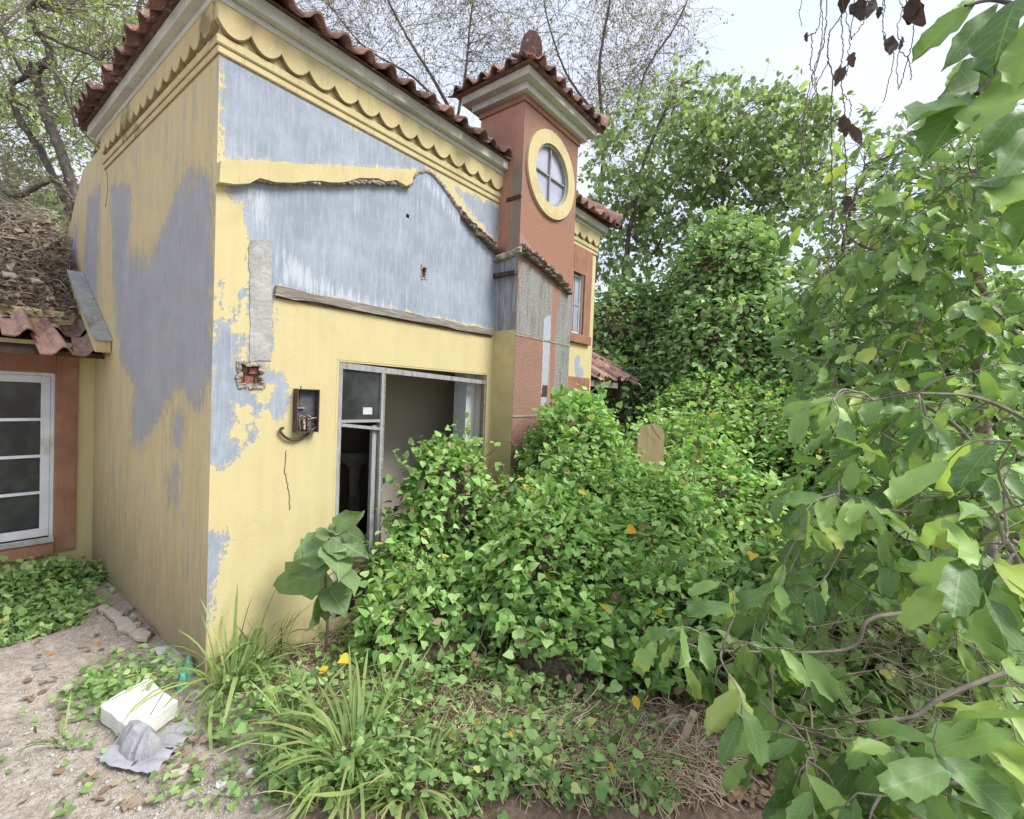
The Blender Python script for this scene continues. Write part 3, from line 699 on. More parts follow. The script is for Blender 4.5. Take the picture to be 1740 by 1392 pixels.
# left face of the tower: terracotta above, grey bare middle, yellow foot
def tower_side_mat():
    q = NT('tower_side_paint'); P = q.pos(); sep = q.n('SeparateXYZ', {0: P})
    nz = q.noise(P, 6, 5, .6); PS = q.pos((9, 9, 1.1))
    te = q.mix(q.smooth(nz, .35, .7), (.44, .245, .185), (.37, .19, .14))
    ye = q.mix(q.smooth(nz, .35, .7), (.58, .48, .26), (.50, .41, .215))
    gr = q.mix(q.smooth(q.noise(PS, 4, 5, .7), .4, .65), (.20, .21, .225), (.34, .36, .39))
    z = q.math('ADD', sep.outputs[2], q.math('MULTIPLY', q.math('SUBTRACT', q.noise(P, 14, 4, .7), .5), .035))
    c = q.mix(q.smooth(z, 2.385, 2.395), ye, gr)
    c = q.mix(q.smooth(z, 3.10, 3.11), c, te)
    y = q.math('ADD', sep.outputs[1], q.math('MULTIPLY', q.math('SUBTRACT', q.noise(PS, 4, 4, .7), .5), .22))
    fr = q.math('MULTIPLY', q.math('SUBTRACT', 1., q.smooth(y, -.19, -.12)), q.math('MULTIPLY', q.smooth(z, 3.1, 3.11), q.math('SUBTRACT', 1., q.smooth(z, 3.85, 4.1))))
    c = q.mix(q.math('MULTIPLY', fr, .85), c, (.22, .21, .19))
    st = q.smooth(q.noise(q.pos((14, 14, .9)), 3, 5, .7), .58, .72)
    c = q.mix(q.math('MULTIPLY', st, .35), c, (.2, .13, .1))
    n = q.bump(q.noise(P, 60, 4, .6), .004, .7)
    return q.done(q.bsdf(c, .9, .15, n))
M['towerside'] = tower_side_mat()
MB().box((TX0, TY + .003, -.05), (TX1 - .001, TYB, 3.40)).build('tower_wall', M['towerside'], house)
tw = MB(); tw.box((TX0, TY + .003, 3.4005), (TX0 + .06, TYB, 4.54)).box((TX1 - .061, TY + .003, 3.4005), (TX1 - .001, TYB, 4.54)).box((TX0 + .061, TYB - .06, 3.4005), (TX1 - .062, TYB, 4.54))
tw.build('tower_wall', M['towerside'], house)
# horizontal grooves on the lower shaft
MB().box((TX0 - .004, TY - .007, 2.335), (TX1 + .004, TY + .002, 2.350), .002).build('groove_line', M['mortar'], house)
MB().box((TX0 - .004, TY - .007, 1.56), (TX1 + .004, TY + .002, 1.575), .002).build('groove_line', M['mortar'], house)
MB().prism(ragged(fpoly(TY, (922, 655), (930, 655), (929, 675), (920, 675)), .03, .003, 6), fmap, TY - .003, TY + .001).build('socket_hole', M['darkwood'], house)
# round window
def ring(r0, r1, y0, y1, name, mat, n=56):
    v = []
    for r, y in ((r1, y0), (r0, y0), (r0, y1), (r1, y1)):
        for i in range(n):
            a = 2 * math.pi * i / n; v.append((RC[0] + r * math.cos(a), y, RC[1] + r * math.sin(a)))
    f = []
    for b in range(4):
        c_ = (b + 1) % 4
        f += [(b * n + i, b * n + (i + 1) % n, c_ * n + (i + 1) % n, c_ * n + i) for i in range(n)]
    return obj(name, v, f, mat, house)
ring(RR0, RR1, TY - .028, TY + .03, 'round_window_surround', M['yellow'])
ring(RR0 - .022, RR0 - .001, TY - .006, TY + .045, 'round_window_frame', M['frame'])
for q0 in range(4):
    v = [(RC[0], TY + .03, RC[1])]
    for i in range(13):
        a = math.pi / 2 * (q0 + i / 12); v.append((RC[0] + (RR0 - .02) * math.cos(a), TY + .03, RC[1] + (RR0 - .02) * math.sin(a)))
    obj('pane', v, [(0, i, i + 1) for i in range(1, 13)], M['skyglass'], house)
MB().box((RC[0] - .009, TY + .006, RC[1] - RR0 + .02), (RC[0] + .009, TY + .028, RC[1] + RR0 - .02)).build('glazing_bar', M['frame'], house)
MB().box((RC[0] - RR0 + .02, TY + .008, RC[1] - .008), (RC[0] - .0135, TY + .028, RC[1] + .008)).box((RC[0] + .0135, TY + .008, RC[1] - .008), (RC[0] + RR0 - .02, TY + .028, RC[1] + .008)).build('glazing_bar', M['frame'], house)
# tower cornice
def band(d, z0, z1, mat, name):
    MB().box((TX0 - d, TY - d, z0), (TX1 + d, TYB + d, z1)).build(name, mat, house, bevel=.003)
band(.018, 4.525, 4.5845, M['terra'], 'tower_band'); band(.07, 4.585, 4.6495, M['fascia'], 'tower_fascia'); band(.145, 4.65, 4.725, M['fascia'], 'tower_fascia')
d = .2; tcx, tcy = (TX0 + TX1) / 2, (TY + TYB) / 2
obj('tower_roof_slab', [(TX0 - d, TY - d, 4.728), (TX1 + d, TY - d, 4.728), (TX1 + d, TYB + d, 4.728), (TX0 - d, TYB + d, 4.728), (TX0 + .27, tcy, 5.0), (TX1 - .27, tcy, 5.0)], [(0, 1, 5, 4), (1, 2, 5), (2, 3, 4, 5), (3, 0, 4), (3, 2, 1, 0)], M['tile'], house)
tile_rows(TILE, (TX0 - .14, TY - .235, 4.735), (.18, 0, 0), 8, (0, 1, SL), (0, -SL, 1), house, 2, hip0=1., hip1=1.)
tile_rows(TILE, (TX0 - .235, TYB + .17, 4.735), (0, -.165, 0), 6, (1, 0, SL), (-SL, 0, 1), house, 2, hip0=1., hip1=1.)
hipcap(np.array([TX0 - .21, TY - .21, 4.77]), (1, 1, SL * .8), .36, .10, house, 2)
hipcap(np.array([TX1 + .21, TY - .21, 4.76]), (-1, 1, SL * .8), .32, .075, house, 2)

# ---- right part of the front wall with a narrow window
WN = (3.88, 4.16, 2.56, 3.30)
sheet('wall', (TX1, RX1), (-.05, 3.90), [WN], fm, M['front'], house, {'bare': [fpoly(0, (975, 605), (986, 600), (985, 640), (978, 645)), fpoly(0, (984, 625), (992, 625), (988, 648))]}, label='narrow yellow wall beyond the tower')
tr = MB(); tr.box((WN[1], -.028, 2.56), (4.33, .001, 3.626)).box((TX1 + .002, -.028, 2.56), (WN[0], .001, 3.626)).box((WN[0] + .001, -.028, WN[3]), (WN[1] - .001, .001, 3.626)).box((TX1 + .002, -.045, 2.45), (4.35, .001, 2.559))
tr.build('window_surround', M['terra'], house, bevel=.004)
MB().box((TX1 + .002, -.018, -.05), (4.40, .001, 2.03)).build('terracotta_dado', M['terra'], house)
w_ = MB().box((WN[0], .03, WN[2]), (WN[0] + .03, .06, WN[3])).box((WN[1] - .03, .03, WN[2]), (WN[1], .06, WN[3])).box((WN[0] + .03, .03, WN[3] - .03), (WN[1] - .03, .06, WN[3])).box((WN[0] + .03, .03, WN[2]), (WN[1] - .03, .06, WN[2] + .03)).build('window_frame', M['whiteframe'], house)
MB().box((4.01, .035, WN[2] + .03), (4.03, .055, WN[3] - .03)).build('glazing_bar', M['frame'], house)
for a, b in ((3.911, 4.009), (4.031, 4.129)):
    for c_, e_ in ((2.591, 2.92), (2.94, 3.269)):
        MB().box((a, .043, c_), (b, .047, e_)).build('pane', M['skyglass'], house)
MB().box((3.911, .036, 2.921), (4.009, .054, 2.939)).box((4.031, .036, 2.921), (4.129, .054, 2.939)).build('glazing_bar', M['frame'], house)

# ---- door opening: frame, transom light, room behind
fr = MB().box((.812, .004, .1), (.842, .05, 1.93)).build('door_frame', M['frame'], house)
a = on('y', 0.0, 826, 649); b = on('y', 0.0, 575, 618)
MB().prism([(.812, 1.905), (2.398, 1.862), (2.398, 1.897), (.812, 1.95)], fmap, .006, .046).build('door_frame', M['frame'], house)
MB().box((1.178, .002, .1), (1.20, .05, 1.92)).build('mullion', M['frame'], house)
MB().box((1.203, .012, .1), (1.222, .056, 1.915), .002).build('mullion', M['timber'], house)
MB().box((2.372, .004, .1), (2.397, .05, 1.868)).build('door_frame', M['timber'], house)
MB().box((.843, .008, 1.515), (1.177, .042, 1.535)).build('transom', M['frame'], house)
MB().prism([(.843, 1.488), (1.177, 1.452), (1.177, 1.474), (.843, 1.512)], fmap, .004, .038).build('transom', M['frame'], house)
MB().box((.844, .022, 1.536), (1.176, .027, 1.908)).build('pane', M['glass'], house)
MB().box((1.128, .03, .1), (1.165, .065, 1.49), .002).build('door_edge', M['frame'], house)
MB().box((1.03, .0185, 1.575), (1.11, .0215, 1.625), .002).build('sticker', M['litter'], house, label='small white paper stuck to the pane')
# interior
px_ = on('y', .9, 650, 700)[0]
MB().box((px_, .9, .1), (RX1 - .14, 1.0, 2.75)).build('interior_wall', M['room'], house)
MB().box((.145, .153, .02), (RX1 - .14, HB - .13, .1)).build('interior_floor', M['roomfloor'], house)
MB().box((.145, .153, 2.75), (RX1 - .14, HB - .13, 2.85)).build('ceiling', M['room'], house)
MB().box((2.28, .153, .1), (2.402, .32, 2.749)).build('interior_pilaster', M['whiteframe'], house)
# wash basin deep in the dark room
bc_ = on('y', 1.9, 604, 770); v, f = [], []
for r, z in ((.05, -.52), (.06, -.30), (.07, -.16), (.16, -.10), (.22, 0.02), (.20, 0.025), (.13, -.06), (.02, -.08)):
    for i in range(16):
        aa = 2 * math.pi * i / 16; v.append((bc_[0] + r * 1.15 * math.cos(aa), bc_[1] + r * .8 * math.sin(aa), bc_[2] + z))
for k in range(7):
    f += [(k * 16 + i, k * 16 + (i + 1) % 16, k * 16 + 16 + (i + 1) % 16, k * 16 + 16 + i) for i in range(16)]
wb = thing('washbasin', 'grey washbasin deep in the dark room behind the door frame', 'basin')
obj('bowl', v, f, simple_mat('old_ceramic', (.5, .49, .46), (.35, .33, .3), 6, .4, .4, 0), wb, True)
MB().box((bc_[0] - .05, bc_[1] - .04, .1), (bc_[0] + .05, bc_[1] + .04, bc_[2] - .50)).build('pedestal', M['concrete'], wb)

# wall cracks and roots
def crack(px, plane, name, r=.002, mt='wire', seed=0):
    rg = np.random.default_rng(seed)
    P = spline(np.array([on(plane, 0 if plane == 'y' else 0, *p) for p in px]), 26) + rg.normal(0, .003, (26, 3))
    i = 'xyz'.index(plane); P[:, i] = -.001
    return link(name, tubes_mesh(name, [(P, r, 4)], M[mt]), house)
crack([(487, 765), (484, 800), (490, 830), (493, 868)], 'y', 'dry_root', .0035, 'twig', 2)
crack([(182, 292), (183, 320), (181, 345), (179, 350)], 'x', 'wall_crack', .0025, 'wire', 3)

# ---------------------------------------------------------------- electric box
eb = thing('meter_box', 'small rusty open electric box with torn wires on the yellow wall', 'electric box', loc=(0, 0, 0))
bx0, bx1, bz0, bz1 = .487, .628, 1.466, 1.742
MB().box((bx0, -.012, bz0), (bx1, -.001, bz1)).build('back_plate', M['metalplate'], eb)
cs = MB().box((bx0 - .006, -.06, bz0 - .006), (bx0, -.001, bz1 + .006)).box((bx1, -.06, bz0 - .006), (bx1 + .006, -.001, bz1 + .006)).box((bx0, -.06, bz1), (bx1, -.001, bz1 + .006)).box((bx0, -.06, bz0 - .006), (bx1, -.001, bz0))
cs.build('casing', M['rust'], eb)
MB().box((bx0 + .012, -.018, 1.63), (bx0 + .03, -.0125, bz1 - .004)).build('bracket', M['rust'], eb)
MB().box((bx0 + .002, -.03, 1.618), (bx0 + .06, -.0125, 1.626)).build('bracket', M['frame'], eb)
rg = np.random.default_rng(4)
for k in range(9):
    x_ = rg.uniform(bx0 + .02, bx1 - .015); top_ = rg.uniform(1.5, 1.61)
    P = np.array([[x_, -.02, bz0 + .004], [x_ + rg.normal(0, .02), -.035, (bz0 + top_) / 2], [x_ + rg.normal(0, .025), -.04, top_], [x_ + rg.normal(0, .03), -.05, top_ - .03 * rg.random()]])
    link('wire', tubes_mesh('wire', [(spline(P, 10), .0035, 5)], M['copper' if k % 3 == 0 else 'wire']), eb)
MB().box((.56, -.045, 1.475), (.585, -.014, 1.565), .003).build('fuse_holder', M['metalplate'], eb)
MB().box((.535, -.04, 1.48), (.552, -.014, 1.55), .003).build('fuse_holder', M['copper'], eb)
cb = [on('y', -.02, *p) for p in [(528, 731), (518, 742), (502, 748), (488, 745), (479, 737), (476, 730), (482, 727)]]
link('cable', tubes_mesh('cable', [(spline(cb, 20), .009, 7)], M['rust']), eb)
link('wire', tubes_mesh('wire', [(spline([(.515, -.03, 1.69), (.51, -.04, 1.75), (.516, -.03, 1.765)], 8), .004, 5)], M['wire']), eb)

# ---------------------------------------------------------------- annex on the left
AY = 2.75
annex = thing('annex', 'low yellow side building with white barred window under a sagging tile roof strewn with brush', 'outbuilding')
AW = (-2.2, -.272, .33, 1.80)
sheet('wall', (-4.0, -.002), (-.05, 2.35), [AW], lambda u, w: (u, AY, w), M['front'], annex, {})
MB().box((-4, AY + .06, -.05), (-2.203, AY + .16, 2.35)).box((-.269, AY + .06, -.05), (-.003, AY + .16, 2.35)).box((-2.2, AY + .06, 1.803), (-.272, AY + .16, 2.35)).build('wall', M['room'], annex)
MB().box((-.27, AY - .03, .2), (-.125, AY + .002, 1.99)).box((-3., AY - .03, 1.80), (-.2705, AY + .002, 1.99)).box((-3., AY - .045, .18), (-.2705, AY + .002, .329)).build('window_surround', M['terra'], annex, bevel=.004)
MB().box((-3.2, AY - .06, .30), (-.275, AY - .0455, .345), .004).build('window_sill', M['concrete'], annex)
# window: fixed frame, two casements with four panes each in view
for (xa, xb) in ((-.75, -.30), (-1.24, -.79)):
    MB().box((xa, AY + .0, .35), (xa + .05, AY + .045, 1.77)).box((xb - .06, AY, .35), (xb, AY + .045, 1.77)).box((xa + .05, AY, 1.71), (xb - .06, AY + .045, 1.77)).box((xa + .05, AY, .35), (xb - .06, AY + .045, .42)).build('casement', M['whiteframe'], annex, bevel=.003)
    zs = np.linspace(.42, 1.71, 5)
    for k in range(4):
        if k: MB().box((xa + .05, AY + .006, zs[k] - .012), (xb - .06, AY + .038, zs[k] + .012)).build('glazing_bar', M['whiteframe'], annex)
        MB().box((xa + .051, AY + .02, zs[k] + .013), (xb - .061, AY + .025, zs[k + 1] - .013)).build('pane', M['glass'], annex)
MB().box((-.299, AY + .002, .335), (-.274, AY + .055, 1.795)).box((-.789, AY + .004, .335), (-.751, AY + .05, 1.795)).box((-2.2, AY + .002, 1.772), (-.2995, AY + .055, 1.798)).build('window_frame', M['whiteframe'], annex)
MB().box((-4, AY + 1.9, 0), (-.01, AY + 2.0, 2.3)).box((-4, AY + .17, 0), (-3.9, AY + 1.9, 2.3)).build('interior_wall', M['room'], annex)
MB().box((-4, AY + .161, -.02), (-.14, AY + 1.9, .06)).build('interior_floor', M['roomfloor'], annex)
# annex eaves, roof and coping
ASL = .64; AE = (2.36, 2.02)
aroof = lambda y: AE[1] + .02 + (y - AE[0]) * ASL
MB().box((-4, AE[0] + .12, 1.995), (-.004, AY - .003, 2.06)).build('eave_board', M['yellowside'], annex)
obj('roof_slab', [(-4, AE[0] + .05, aroof(AE[0]) - .06), (-.004, AE[0] + .05, aroof(AE[0]) - .06), (-.004, 4.9, aroof(4.9) - .06), (-4, 4.9, aroof(4.9) - .06), (-4, AE[0] + .05, aroof(AE[0]) - .10), (-.004, AE[0] + .05, aroof(AE[0]) - .10), (-.004, 4.9, aroof(4.9) - .10), (-4, 4.9, aroof(4.9) - .10)],
    [(0, 1, 2, 3), (7, 6, 5, 4), (0, 4, 5, 1), (1, 5, 6, 2), (2, 6, 7, 3), (3, 7, 4, 0)], M['darkwood'], annex)
rg = np.random.default_rng(12)
up_ = nrm(np.array([0, -ASL, 1]))
for r in range(8):
    for k in range(9):
        x_ = -.13 - k * .2
        if r == 0 and k >= 2: yy = AE[0] + .05 + rg.normal(0, .015)
        else: yy = AE[0] - .10 + r * .27
        p = np.array([x_, yy, aroof(yy) + (.05 if r == 0 and k >= 2 else -.02)])
        if r == 0 and k < 2: p[2] -= .01
        tile_at(OLDTILE, p, np.array([0, 1, ASL]) + up_ * -.06 + rg.normal(0, .02, 3), up_ + rg.normal(0, .03, 3), annex, 1.3)
cp = [(2.20, 2.02), (2.26, 1.99), (3.2, 2.59), (3.2, 2.72), (2.20, 2.09)]
MB().prism([(2.18, 1.985), (3.3, 2.70), (3.3, 2.80), (2.18, 2.085)], smap, -.115, -.004).build('coping', M['yellow'], annex, bevel=.006)
MB().prism([(2.165, 2.087), (3.3, 2.802), (3.3, 2.822), (2.165, 2.107)], smap, -.125, -.004).build('coping_cap', M['concrete'], annex)

# brush lying on the annex roof
rg = np.random.default_rng(21); items = []
for k in range(1500):
    y = 2.85 + 1.7 * rg.random() ** .8; x = rg.uniform(-1.9, -.06); a = rg.uniform(0, math.pi); L = rg.uniform(.08, .5)
    hgt = .04 + .14 * rg.random() * np.clip((y - 2.55) * 1.2, .10, 1.6)
    c0 = np.array([x, y, aroof(y) + hgt]); dv = np.array([math.cos(a), math.sin(a), math.sin(a) * ASL + rg.normal(0, .12)]) * L / 2
    mid = c0 + rg.normal(0, .03, 3)
    P = spline([c0 - dv, mid, c0 + dv], 5); P[:, 0] = np.minimum(P[:, 0], -.02)
    items.append((P, np.linspace(1, .5, 5) * rg.choice([.0022, .003, .0045, .007], p=[.3, .35, .23, .12]), 3))
for k in range(20):
    y = rg.uniform(2.9, 4.2); x = rg.uniform(-1.5, -.1); c0 = np.array([x, y, aroof(y)])
    d_ = nrm(np.array([rg.normal(0, .6), rg.normal(0, .4), .9])); L = rg.uniform(.3, .8)
    items.append((spline([c0, c0 + d_ * L * .5 + rg.normal(0, .05, 3), c0 + d_ * L], 6), np.linspace(.008, .002, 6), 4))
NL = 5200; yl = 2.60 + 1.9 * rg.random(NL) ** .85; xl = rg.uniform(-1.9, -.05, NL)
pl = np.stack([xl, yl, aroof(yl) + .04 + .12 * rg.random(NL) * np.clip((yl - 2.7) * 1.3, .08, 1.5)], -1)
ROOF_LITTER = (pl, NL)
link('roof_brush', tubes_mesh('roof_brush', items, M['debris']), kind='stuff', label='dry brush and twigs heaped on the low tile roof')

# ---------------------------------------------------------------- leaf templates
def template(st, tip=(1., 0.), half=False):
    """st: (y at midrib, y at edge, half width, z edge, z mid). -> verts, tris, (u, v)"""
    v, uv, t = [], [], []
    cols = (-1, -.55, 0, .55, 1) if half else (-1, 0, 1)
    m = len(cols)
    for (ym, ye, w, ze, zm) in st:
        for c in cols:
            a = abs(c); v.append((c * w, ym + (ye - ym) * a ** 1.3, zm + (ze - zm) * a)); uv.append((c, ym))
    n = len(st)
    for i in range(n - 1):
        for j in range(m - 1):
            a, b, c, d = i * m + j, i * m + j + 1, (i + 1) * m + j + 1, (i + 1) * m + j
            t += [(a, b, c), (a, c, d)] if j < m // 2 else [(a, b, d), (b, c, d)]
    v.append((0, tip[0], tip[1])); uv.append((0, 1)); k = len(v) - 1; o_ = (n - 1) * m
    t += [(o_ + j, o_ + j + 1, k) for j in range(m - 1)]
    return np.array(v, float), np.array(t), np.array(uv, float)
HEART = [template([(0, -.10, .26, .04, 0), (.10, .02, .47, .09, 0), (.36, .34, .47, .10, 0), (.66, .64, .27, .03, -.03)], (1., -.13)),
         template([(0, -.12, .24, .02, 0), (.12, .04, .44, .13, 0), (.40, .37, .42, .14, .02), (.70, .68, .22, .04, -.02)], (1., -.18)),
         template([(0, -.06, .28, .07, 0), (.14, .08, .43, .05, .02), (.42, .40, .40, .02, .02), (.70, .68, .24, -.04, -.03)], (1., -.10))]
OVAL = [template([(0, 0, .05, 0, 0), (.3, .28, .27, .06, 0), (.65, .63, .24, .05, -.01)], (1., -.08))]
RHOMB = [template([(0, 0, .02, 0, 0), (.42, .42, .33, .06, -.02)], (1., -.06))]
ROUND = [template([(0, -.06, .22, .02, 0), (.3, .26, .46, .08, 0), (.66, .64, .34, .03, -.02)], (1., -.12))]
def lobed(seed, W=.24, arch=.16):
    rg = np.random.default_rng(seed); st = []
    ys = np.array([0, .10, .24, .38, .52, .66, .80, .90, .965]); base = [.035, .42, .78, .93, 1.0, .93, .80, .55, .30]
    for i, (y, b) in enumerate(zip(ys, base)):
        w = W * b * (1 + rg.normal(0, .05)) * (1.07 if i % 2 else .90)
        st.append((y, y + .04 * b - (.03 if i % 2 == 0 else -.02), w, .05 * b + rg.normal(0, .03), -arch * (y - .15) ** 2))
    return template(st, (1., -arch * .8), half=False)
LOBED = [lobed(s_, W, a) for s_, W, a in ((1, .21, .18), (2, .24, .1), (3, .19, .28), (4, .23, .22), (5, .18, .05))]
def frames(d, n):
    y = nrm(d); x = nrm(np.cross(y, n)); z = np.cross(x, y); return x, y, z
def cloud(name, tpls, pos, d, n, size, mat, parent=None, rng=RNG, smooth=False, rnd=None, **kw):
    N = len(pos); pick = rng.integers(0, len(tpls), N); X, Y, Z = frames(d, n); size = np.broadcast_to(size, (N,))
    rnd = rng.random(N) if rnd is None else rnd
    vs, ts, ls, b = [], [], [], 0
    for k, (tv, tt, tu) in enumerate(tpls):
        s_ = pick == k; m = int(s_.sum())
        if not m: continue
        wv = 1 + .15 * rng.standard_normal((m, 1, 1))
        V = pos[s_][:, None] + size[s_][:, None, None] * (tv[None, :, 0:1] * wv * X[s_][:, None] + tv[None, :, 1:2] * Y[s_][:, None] + tv[None, :, 2:3] * Z[s_][:, None])
        nv = len(tv); T = (tt[None] + (np.arange(m) * nv)[:, None, None]).reshape(-1, 3) + b
        L = np.concatenate([np.broadcast_to(tu[None], (m, nv, 2)), np.broadcast_to(rnd[s_][:, None, None], (m, nv, 1))], -1).reshape(-1, 3)
        vs.append(V.reshape(-1, 3)); ts.append(T); ls.append(L); b += m * nv
    return link(name, tri_mesh(name, np.concatenate(vs), np.concatenate(ts), mat, smooth, np.concatenate(ls)), parent, **kw)
def leaf_meshes(name, tpls, mat, smooth=True):
    return [tri_mesh(name, tv, tt, mat, smooth, np.concatenate([tu, np.zeros((len(tu), 1))], -1)) for tv, tt, tu in tpls]
def leaf_parts(meshes, pos, d, n, size, parent, name='leaf', rng=RNG):
    X, Y, Z = frames(d, n); size = np.broadcast_to(size, (len(pos),))
    for i in range(len(pos)):
        o = link(name, meshes[int(rng.integers(0, len(meshes)))], parent)
        m = Matrix((X[i] * size[i] * rng.normal(1, .1), Y[i] * size[i], Z[i] * size[i])).transposed().to_4x4(); m.translation = Vector(pos[i])
        o.matrix_world = m
cloud('roof_litter', OVAL, ROOF_LITTER[0], RNG.standard_normal((ROOF_LITTER[1], 3)) * np.array([1, 1, .5]), RNG.standard_normal((ROOF_LITTER[1], 3)) * .5 + np.array([0, -.5, .9]), RNG.uniform(.03, .085, ROOF_LITTER[1]), M['litterleaf'], None, kind='stuff', label='dark dead leaf litter heaped on the low tile roof')
def to_px(p):
    r = np.asarray(p) - CAM; d = r @ CF
    return 870 + FPX * (r @ CR) / d, 696 + FPX * (r @ CD) / d, d
MESHES = {}
def meshes_for(key, name, tpls, mat):
    if key not in MESHES: MESHES[key] = leaf_meshes(name, tpls, mat)
    return MESHES[key]

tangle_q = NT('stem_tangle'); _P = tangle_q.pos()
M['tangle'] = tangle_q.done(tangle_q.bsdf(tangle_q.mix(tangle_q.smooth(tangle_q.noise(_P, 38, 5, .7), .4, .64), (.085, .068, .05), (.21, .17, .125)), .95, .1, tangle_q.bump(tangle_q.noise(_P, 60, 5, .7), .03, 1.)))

def ell_scatter(ells, n, rng, lump=.12, zmin=.02, low=-.35, seed=0):
    area = np.array([(e[1][0] * e[1][2] + e[1][1] * e[1][2] + e[1][0] * e[1][1]) for e in ells]); w = area / area.sum()
    P, Nn = [], []; got = 0
    while got < n:
        m = n * 2; k = rng.choice(len(ells), m, p=w); u = nrm(rng.standard_normal((m, 3)))
        u = u[u[:, 2] > low]; k = k[:len(u)]
        C = np.array([e[0] for e in ells])[k]; R = np.array([e[1] for e in ells])[k]
        p = C + R * u * (1 + lump * wave(C + R * u, 3.1, seed) + .5 * lump * wave(C + R * u, 8.3, seed + 3))[:, None]
        nn = nrm(u / R); ok = p[:, 2] > zmin
        for i, e in enumerate(ells):
            ins = (((p - np.array(e[0])) / np.array(e[1])) ** 2).sum(1) < .80
            ok &= ~(ins & (k != i))
        P.append(p[ok]); Nn.append(nn[ok]); got += int(ok.sum())
    return np.concatenate(P)[:n], np.concatenate(Nn)[:n]
def mound(name, label, cat, ells, n, size, mat, tpls, nparts=0, seed=0, lump=.12, group=None, key=None, stems=60, low=-.35, jitter=.10, core=.82, keep=None, sprigs=0):
    rng = np.random.default_rng(seed); root = thing(name, label, cat, group)
    p, nn = ell_scatter(ells, n, rng, lump, .02, low, seed)
    if keep is not None:
        k_ = keep(p); p, nn = p[k_], nn[k_]
    N = len(p)
    p = p + nn * rng.normal(0, jitter, N)[:, None] - nn * .02
    p[:, 2] = np.maximum(p[:, 2], .03)
    upv = np.array([0, 0, 1.]); nor = nrm(nn * .28 + upv * .85 + rng.standard_normal((N, 3)) * .36)
    dr = nrm(-upv * .38 + nn * .8 + rng.standard_normal((N, 3)) * .6)
    sz = rng.uniform(size[0], size[1], N) * rng.choice([.75, 1, 1.15], N)
    # core of dead stems
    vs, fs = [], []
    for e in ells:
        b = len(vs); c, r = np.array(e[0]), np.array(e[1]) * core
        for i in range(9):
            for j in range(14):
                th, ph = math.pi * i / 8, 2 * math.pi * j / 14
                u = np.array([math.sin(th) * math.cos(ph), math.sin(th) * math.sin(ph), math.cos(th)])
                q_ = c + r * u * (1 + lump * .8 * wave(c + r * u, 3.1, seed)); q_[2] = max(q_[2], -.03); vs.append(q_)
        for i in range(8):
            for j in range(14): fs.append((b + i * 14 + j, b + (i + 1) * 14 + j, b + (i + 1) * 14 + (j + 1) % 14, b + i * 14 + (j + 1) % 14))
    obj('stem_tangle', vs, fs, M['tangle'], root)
    if stems:
        sp, sn = ell_scatter(ells, stems, rng, lump, .05, low, seed + 9); it = []
        for a, q_ in zip(sp, sn):
            dv = nrm(rng.standard_normal(3) + np.array([0, 0, -.8])); L = rng.uniform(.15, .45); b_ = a - q_ * rng.uniform(0, .08)
            P = spline([b_, b_ + dv * L * .5 + rng.normal(0, .04, 3), b_ + dv * L], 6); P[:, 2] = np.maximum(P[:, 2], .01)
            it.append((P, rng.choice([.002, .003, .0045]), 3))
        link('stems', tubes_mesh('stems', it, M['twig']), root, kind='stuff')
    if sprigs:
        sp, sn = ell_scatter(ells, sprigs, rng, lump, .25, .0, seed + 17); it = []; add = []
        for a, q_ in zip(sp, sn):
            dv = nrm(q_ * .7 + np.array([0, 0, .7]) + rng.standard_normal(3) * .4); L = rng.uniform(.10, .30)
            P = spline([a - q_ * .04, a + dv * L * .55 + rng.normal(0, .02, 3), a + dv * L + np.array([0, 0, -.1 * L]) + rng.normal(0, .03, 3)], 7); it.append((P, .0018, 3))
            for t in np.linspace(1.5, 6, int(L * 34)):
                i0 = min(int(t), 5); add.append((P[i0] + (P[i0 + 1] - P[i0]) * (t - i0) + rng.normal(0, .008, 3), nrm(rng.standard_normal(3) * .8 + dv * .5), nrm(rng.standard_normal(3) * .4 + np.array([0, 0, .9])), rng.uniform(size[0] * .7, size[1] * .85)))
        link('sprigs', tubes_mesh('sprigs', it, M['greenstem']), root, kind='stuff')
        p = np.concatenate([p, [q_[0] for q_ in add]]); dr = np.concatenate([dr, [q_[1] for q_ in add]]); nor = np.concatenate([nor, [q_[2] for q_ in add]]); sz = np.concatenate([sz, [q_[3] for q_ in add]])
        nn = np.concatenate([nn, [q_[2] for q_ in add]]); N = len(p)
    if sprigs:
        dp, dn = ell_scatter(ells, int(N * .07), rng, lump, .05, low, seed + 23); m_ = len(dp)
        cloud('dead_leaves', OVAL + ROUND, dp + dn * rng.normal(-.01, .05, m_)[:, None], rng.standard_normal((m_, 3)) - np.array([0, 0, .6]), dn * .6 + rng.standard_normal((m_, 3)) * .5 + np.array([0, 0, .4]), rng.uniform(size[0] * .7, size[1], m_), M['fallen'], root, rng, kind='stuff')
    px, py, d_ = to_px(p)
    sel = np.zeros(N, bool)
    if nparts:
        face = (nrm(CAM - p) * nn).sum(1) > .15
        sc_ = np.where((px > 0) & (px < 1740) & (py > 0) & (py < 1392) & face & (d_ > .3), sz / d_, -1)
        sel[np.argsort(-sc_)[:nparts]] = True
        leaf_parts(meshes_for(key or name, 'leaf', tpls, mat), p[sel], dr[sel], nor[sel], sz[sel], root, rng=rng)
    cloud('foliage', tpls, p[~sel], dr[~sel], nor[~sel], sz[~sel], mat, root, rng, kind='stuff')
    return root
def el(px, py, d, rx, ry, rd=None):
    """an ellipsoid about the point d metres ahead at a photo pixel; radii given in pixels at that distance"""
    c = at(px, py, d); k = d / FPX; return (tuple(c), (rx * k, (rd or rx) * k, ry * k))

